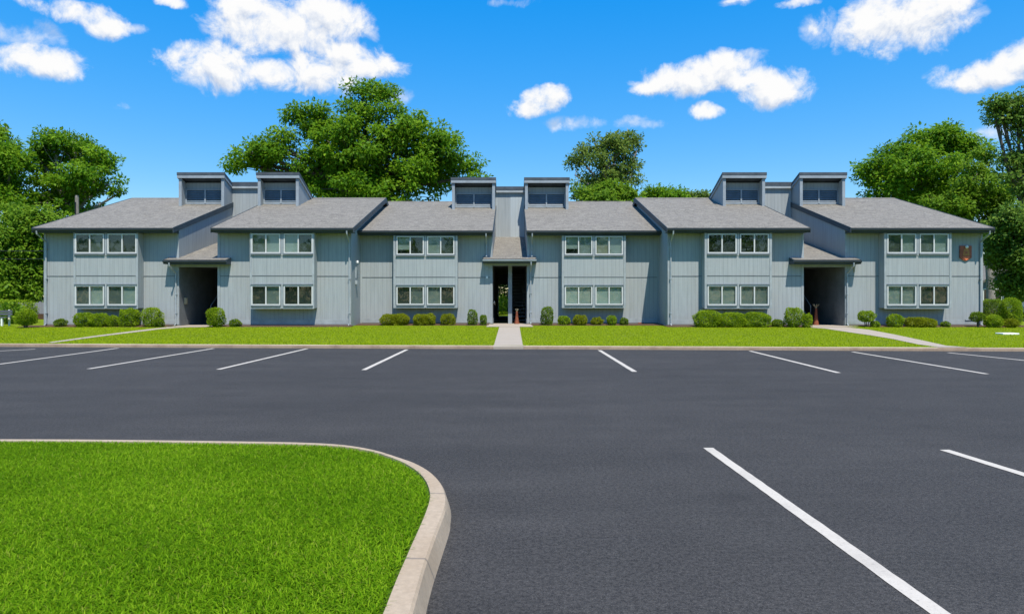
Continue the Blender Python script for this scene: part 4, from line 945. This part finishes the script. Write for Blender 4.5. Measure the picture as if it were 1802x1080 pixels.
# blue car at the right edge
kx, kyy = X(1793, 46)+0.05, 46.0; zc = ZB
ca = thing('parked_car', 'blue car parked beside the tallest shrub at the right edge', 'car', (kx+2.2, kyy, zc))
prof = [(0.0, 0.35), (0.02, 0.62), (0.25, 0.78), (1.15, 0.90), (1.75, 1.38), (2.1, 1.44), (3.2, 1.42), (3.8, 1.02), (4.35, 0.95), (4.42, 0.6), (4.4, 0.33), (3.95, 0.28), (3.2, 0.26), (1.2, 0.26), (0.4, 0.28)]
m = MB(); m.prism_y([(kx+a, zc+b) for a, b in prof], kyy-0.86, kyy+0.86); m.build('body', 'carpaint', ca, bevel=0.07)
m = MB(); m.prism_y([(kx+1.38, zc+0.94), (kx+1.82, zc+1.32), (kx+2.3, zc+1.36), (kx+2.3, zc+0.94)], kyy-0.872, kyy-0.861); m.prism_y([(kx+2.38, zc+0.94), (kx+2.38, zc+1.36), (kx+3.1, zc+1.34), (kx+3.6, zc+1.02), (kx+3.55, zc+0.94)], kyy-0.872, kyy-0.861); m.build('side_window', 'carglass', ca)
for ax in (0.85, 3.5):
    for sy in (-1, 1):
        y_ = kyy+sy*0.80
        w = MB().tube([(kx+ax, y_-0.1, zc+0.31), (kx+ax, y_+0.1, zc+0.31)], 0.31, 20).build('wheel', 'tyre', ca)
        MB().tube([(kx+ax, y_+sy*0.101, zc+0.31), (kx+ax, y_+sy*0.125, zc+0.31)], 0.19, 14).build('rim', 'alloy', w)
for sy in (-0.62, 0.62): MB().box(kx-0.005, kx+0.12, kyy+sy-0.14, kyy+sy+0.14, zc+0.60, zc+0.72).build('headlight', 'white', ca, bevel=0.02)
# ------------------------------------------------------------------ sun, sky, clouds
sun_to = Vector((0.30, -1.0, 2.0)).normalized()
EXPO = 0.42; SKY_SAT, SKY_VAL = 1.5, 6.9
sl = bpy.data.lights.new('sun', 'SUN'); sl.energy = 4.6; sl.angle = math.radians(0.5); sl.color = (1.0, 0.935, 0.835)
so = bpy.data.objects.new('sun', sl); COL.objects.link(so); so.rotation_euler = (-sun_to).to_track_quat('-Z', 'Y').to_euler(); so.location = (10, -20, 40)
wd = bpy.data.worlds.new('World'); SC.world = wd; wd.use_nodes = True; t = wd.node_tree
bg = t.nodes['Background']; sky = t.nodes.new('ShaderNodeTexSky'); sky.sky_type = 'NISHITA'; sky.sun_disc = False
sky.sun_elevation = math.asin(sun_to.z); sky.sun_rotation = math.atan2(sun_to.x, sun_to.y); sky.altitude = 50; sky.air_density = 1.0; sky.dust_density = 0.25; sky.ozone_density = 2.0
s1 = t.nodes.new('ShaderNodeSeparateColor'); s1.mode = 'HSV'; t.links.new(sky.outputs[0], s1.inputs[0])
hs = t.nodes.new('ShaderNodeCombineColor'); hs.mode = 'HSV'
class WN(NT):
    def __init__(s): s.t = t
k = WN()
t.links.new(s1.outputs[0], hs.inputs[0])
t.links.new(k.math('MINIMUM', k.math('MULTIPLY', s1.outputs[1], SKY_SAT), 0.985), hs.inputs[1])
t.links.new(k.math('MULTIPLY', k.math('SUBTRACT', 1.0, k.math('EXPONENT', k.math('MULTIPLY', s1.outputs[2], -1/2.2))), SKY_VAL), hs.inputs[2])
tc = k.n('ShaderNodeTexCoord').outputs['Generated']; xyz = k.sep(tc)
az = k.math('ARCTAN2', xyz[0], xyz[1]); hor = k.math('SQRT', k.math('ADD', k.math('MULTIPLY', xyz[0], xyz[0]), k.math('MULTIPLY', xyz[1], xyz[1])))
el = k.math('DIVIDE', xyz[2], k.math('MAXIMUM', hor, 0.02))
wA = k.math('MULTIPLY', k.math('SUBTRACT', k.noise(tc, 13, 5, 0.6), 0.5), 0.045)
off = k.n('ShaderNodeVectorMath', operation='ADD'); k.l(tc, off.inputs[0]); off.inputs[1].default_value = (3.7, 1.1, 5.3)
wB = k.math('MULTIPLY', k.math('SUBTRACT', k.noise(off.outputs[0], 13, 5, 0.6), 0.5), 0.035)
azw = k.math('ADD', az, wA); elw = k.math('ADD', el, wB)
CL = [(500, 50, 115, 50, 1), (440, 12, 65, 26, 1), (570, 32, 70, 42, 1), (368, 114, 78, 36, 1), (478, 130, 66, 26, 1), (560, 128, 80, 34, 1), (640, 112, 66, 22, 1), (600, 92, 64, 22, 1),
      (140, 20, 70, 22, 0.9), (185, 45, 42, 20, 0.9), (66, 108, 80, 28, 1), (306, 4, 28, 12, 0.8),
      (958, 174, 38, 20, 0.9), (928, 194, 34, 15, 0.75), 
      (1205, 142, 72, 26, 1), (1262, 128, 74, 30, 1), (1365, 158, 55, 30, 1), (1150, 152, 50, 14, 0.9), (1315, 138, 54, 20, 1), (1246, 196, 34, 14, 0.55), 
      (1590, 38, 100, 46, 1), (1550, 30, 65, 38, 1), (1665, 8, 60, 28, 1), (1438, 46, 24, 30, 0.45), (1405, 4, 44, 10, 0.6), (1300, 3, 30, 6, 0.5),
      (1735, 128, 82, 26, 1), (1795, 106, 60, 28, 1), 
      # beyond the frame
      (-350, 90, 160, 50, 1), (-150, -120, 160, 60, 1), (700, -200, 200, 60, 1), (1400, -260, 220, 70, 1), (2150, 60, 180, 50, 1), (2500, 180, 160, 40, 1)]
def field(A, E, least):
    D = None
    for (cx, cy, rx, ry, wgt) in CL:
        if wgt < least: continue
        a0 = math.atan((cx-CX)/F); ca_ = math.cos(a0); v0 = (HY-cy)/F*ca_; ra = rx/F*ca_*ca_*1.14; rv = ry/F*ca_*1.18
        u = k.math('MULTIPLY', k.math('SUBTRACT', A, a0), 1/ra); v = k.math('MULTIPLY', k.math('SUBTRACT', E, v0), 1/rv)
        q = k.math('SUBTRACT', wgt, k.math('ADD', k.math('MULTIPLY', u, u), k.math('MULTIPLY', v, v)))
        D = q if D is None else k.math('SMOOTH_MAX', D, q, 0.25)
    return k.math('MAXIMUM', D, -1.6)
WISP = [(25, 62, 80, 22, 1), (88, 58, 28, 24, 0.9), (230, 50, 30, 10, 0.9), (1012, 217, 56, 12, 0.95), (1128, 217, 44, 11, 0.9), (360, 52, 16, 14, 0.7), (1318, 97, 32, 13, 0.9),
        (1745, 232, 46, 18, 1), (698, 163, 24, 18, 0.9), (216, 186, 22, 8, 0.4), (405, 20, 40, 30, 0.9), (1440, 50, 32, 34, 0.9), (655, 62, 16, 14, 0.6), (1160, 150, 70, 22, 0.7), (1715, 18, 30, 18, 0.7), (900, 3, 60, 9, 0.7), (1300, 4, 40, 10, 0.8)]
CL_ALL = CL; CL = WISP; DW = field(azw, elw, 0.0); CL = CL_ALL
D = field(azw, elw, 0.0); D2 = field(azw, k.math('ADD', elw, 0.016), 0.5)
fb = k.noise(tc, 26, 12, 0.64, 0.3)
up = k.n('ShaderNodeVectorMath', operation='ADD'); k.l(tc, up.inputs[0]); up.inputs[1].default_value = (0.004, 0.0, 0.011)
fbu = k.noise(up.outputs[0], 26, 8, 0.6, 0.3)
dens = k.math('ADD', D, k.math('MULTIPLY', k.math('SUBTRACT', fb, 0.5), 3.4))
al = k.n('ShaderNodeMapRange', interpolation_type='SMOOTHSTEP'); k.l(dens, al.inputs[0]); al.inputs[1].default_value = -0.30; al.inputs[2].default_value = 0.85
aw = k.n('ShaderNodeMapRange', interpolation_type='SMOOTHSTEP'); k.l(k.math('ADD', DW, k.math('MULTIPLY', k.math('SUBTRACT', fb, 0.5), 3.6)), aw.inputs[0]); aw.inputs[1].default_value = 0.0; aw.inputs[2].default_value = 1.7; aw.inputs[4].default_value = 0.72
lit = k.math('ADD', k.math('MULTIPLY', k.math('SUBTRACT', D, D2), 0.55), k.math('MULTIPLY', k.math('SUBTRACT', fb, fbu), 2.2))
shade = k.ramp(k.math('ADD', 0.52, lit), [(0.05, (0.62, 0.69, 0.82)), (0.40, (0.84, 0.88, 0.95)), (0.66, (1.0, 1.0, 1.0))])
cl = k.mix(1.0, shade, (1.0, 1.0, 1.0), 'MULTIPLY')
CLOUD_GAIN = 6.15
cg = k.n('ShaderNodeVectorMath', operation='SCALE'); k.l(cl, cg.inputs[0]); cg.inputs['Scale'].default_value = CLOUD_GAIN
fin = k.mix(k.math('MAXIMUM', al.outputs[0], aw.outputs[0]), hs.outputs[0], cg.outputs[0])
t.links.new(fin, bg.inputs['Color']); bg.inputs['Strength'].default_value = 0.12
# ------------------------------------------------------------------ camera, output
cam = bpy.data.cameras.new('camera'); co = bpy.data.objects.new('camera', cam); COL.objects.link(co)
co.location = (0, 0, H); co.rotation_euler = (math.radians(90), 0, 0)
cam.sensor_width = 36; cam.lens = F/1802*36; cam.shift_y = -(540-HY)/1802; cam.shift_x = 0.0; cam.clip_end = 3000; cam.clip_start = 0.05
SC.camera = co
vs = SC.view_settings; vs.view_transform = 'Standard'; vs.look = 'None'; vs.exposure = EXPO; vs.gamma = 1; vs.use_curve_mapping = False
SC.render.engine = 'CYCLES'; SC.cycles.max_bounces = 6; SC.cycles.transparent_max_bounces = 8; SC.cycles.use_denoising = True
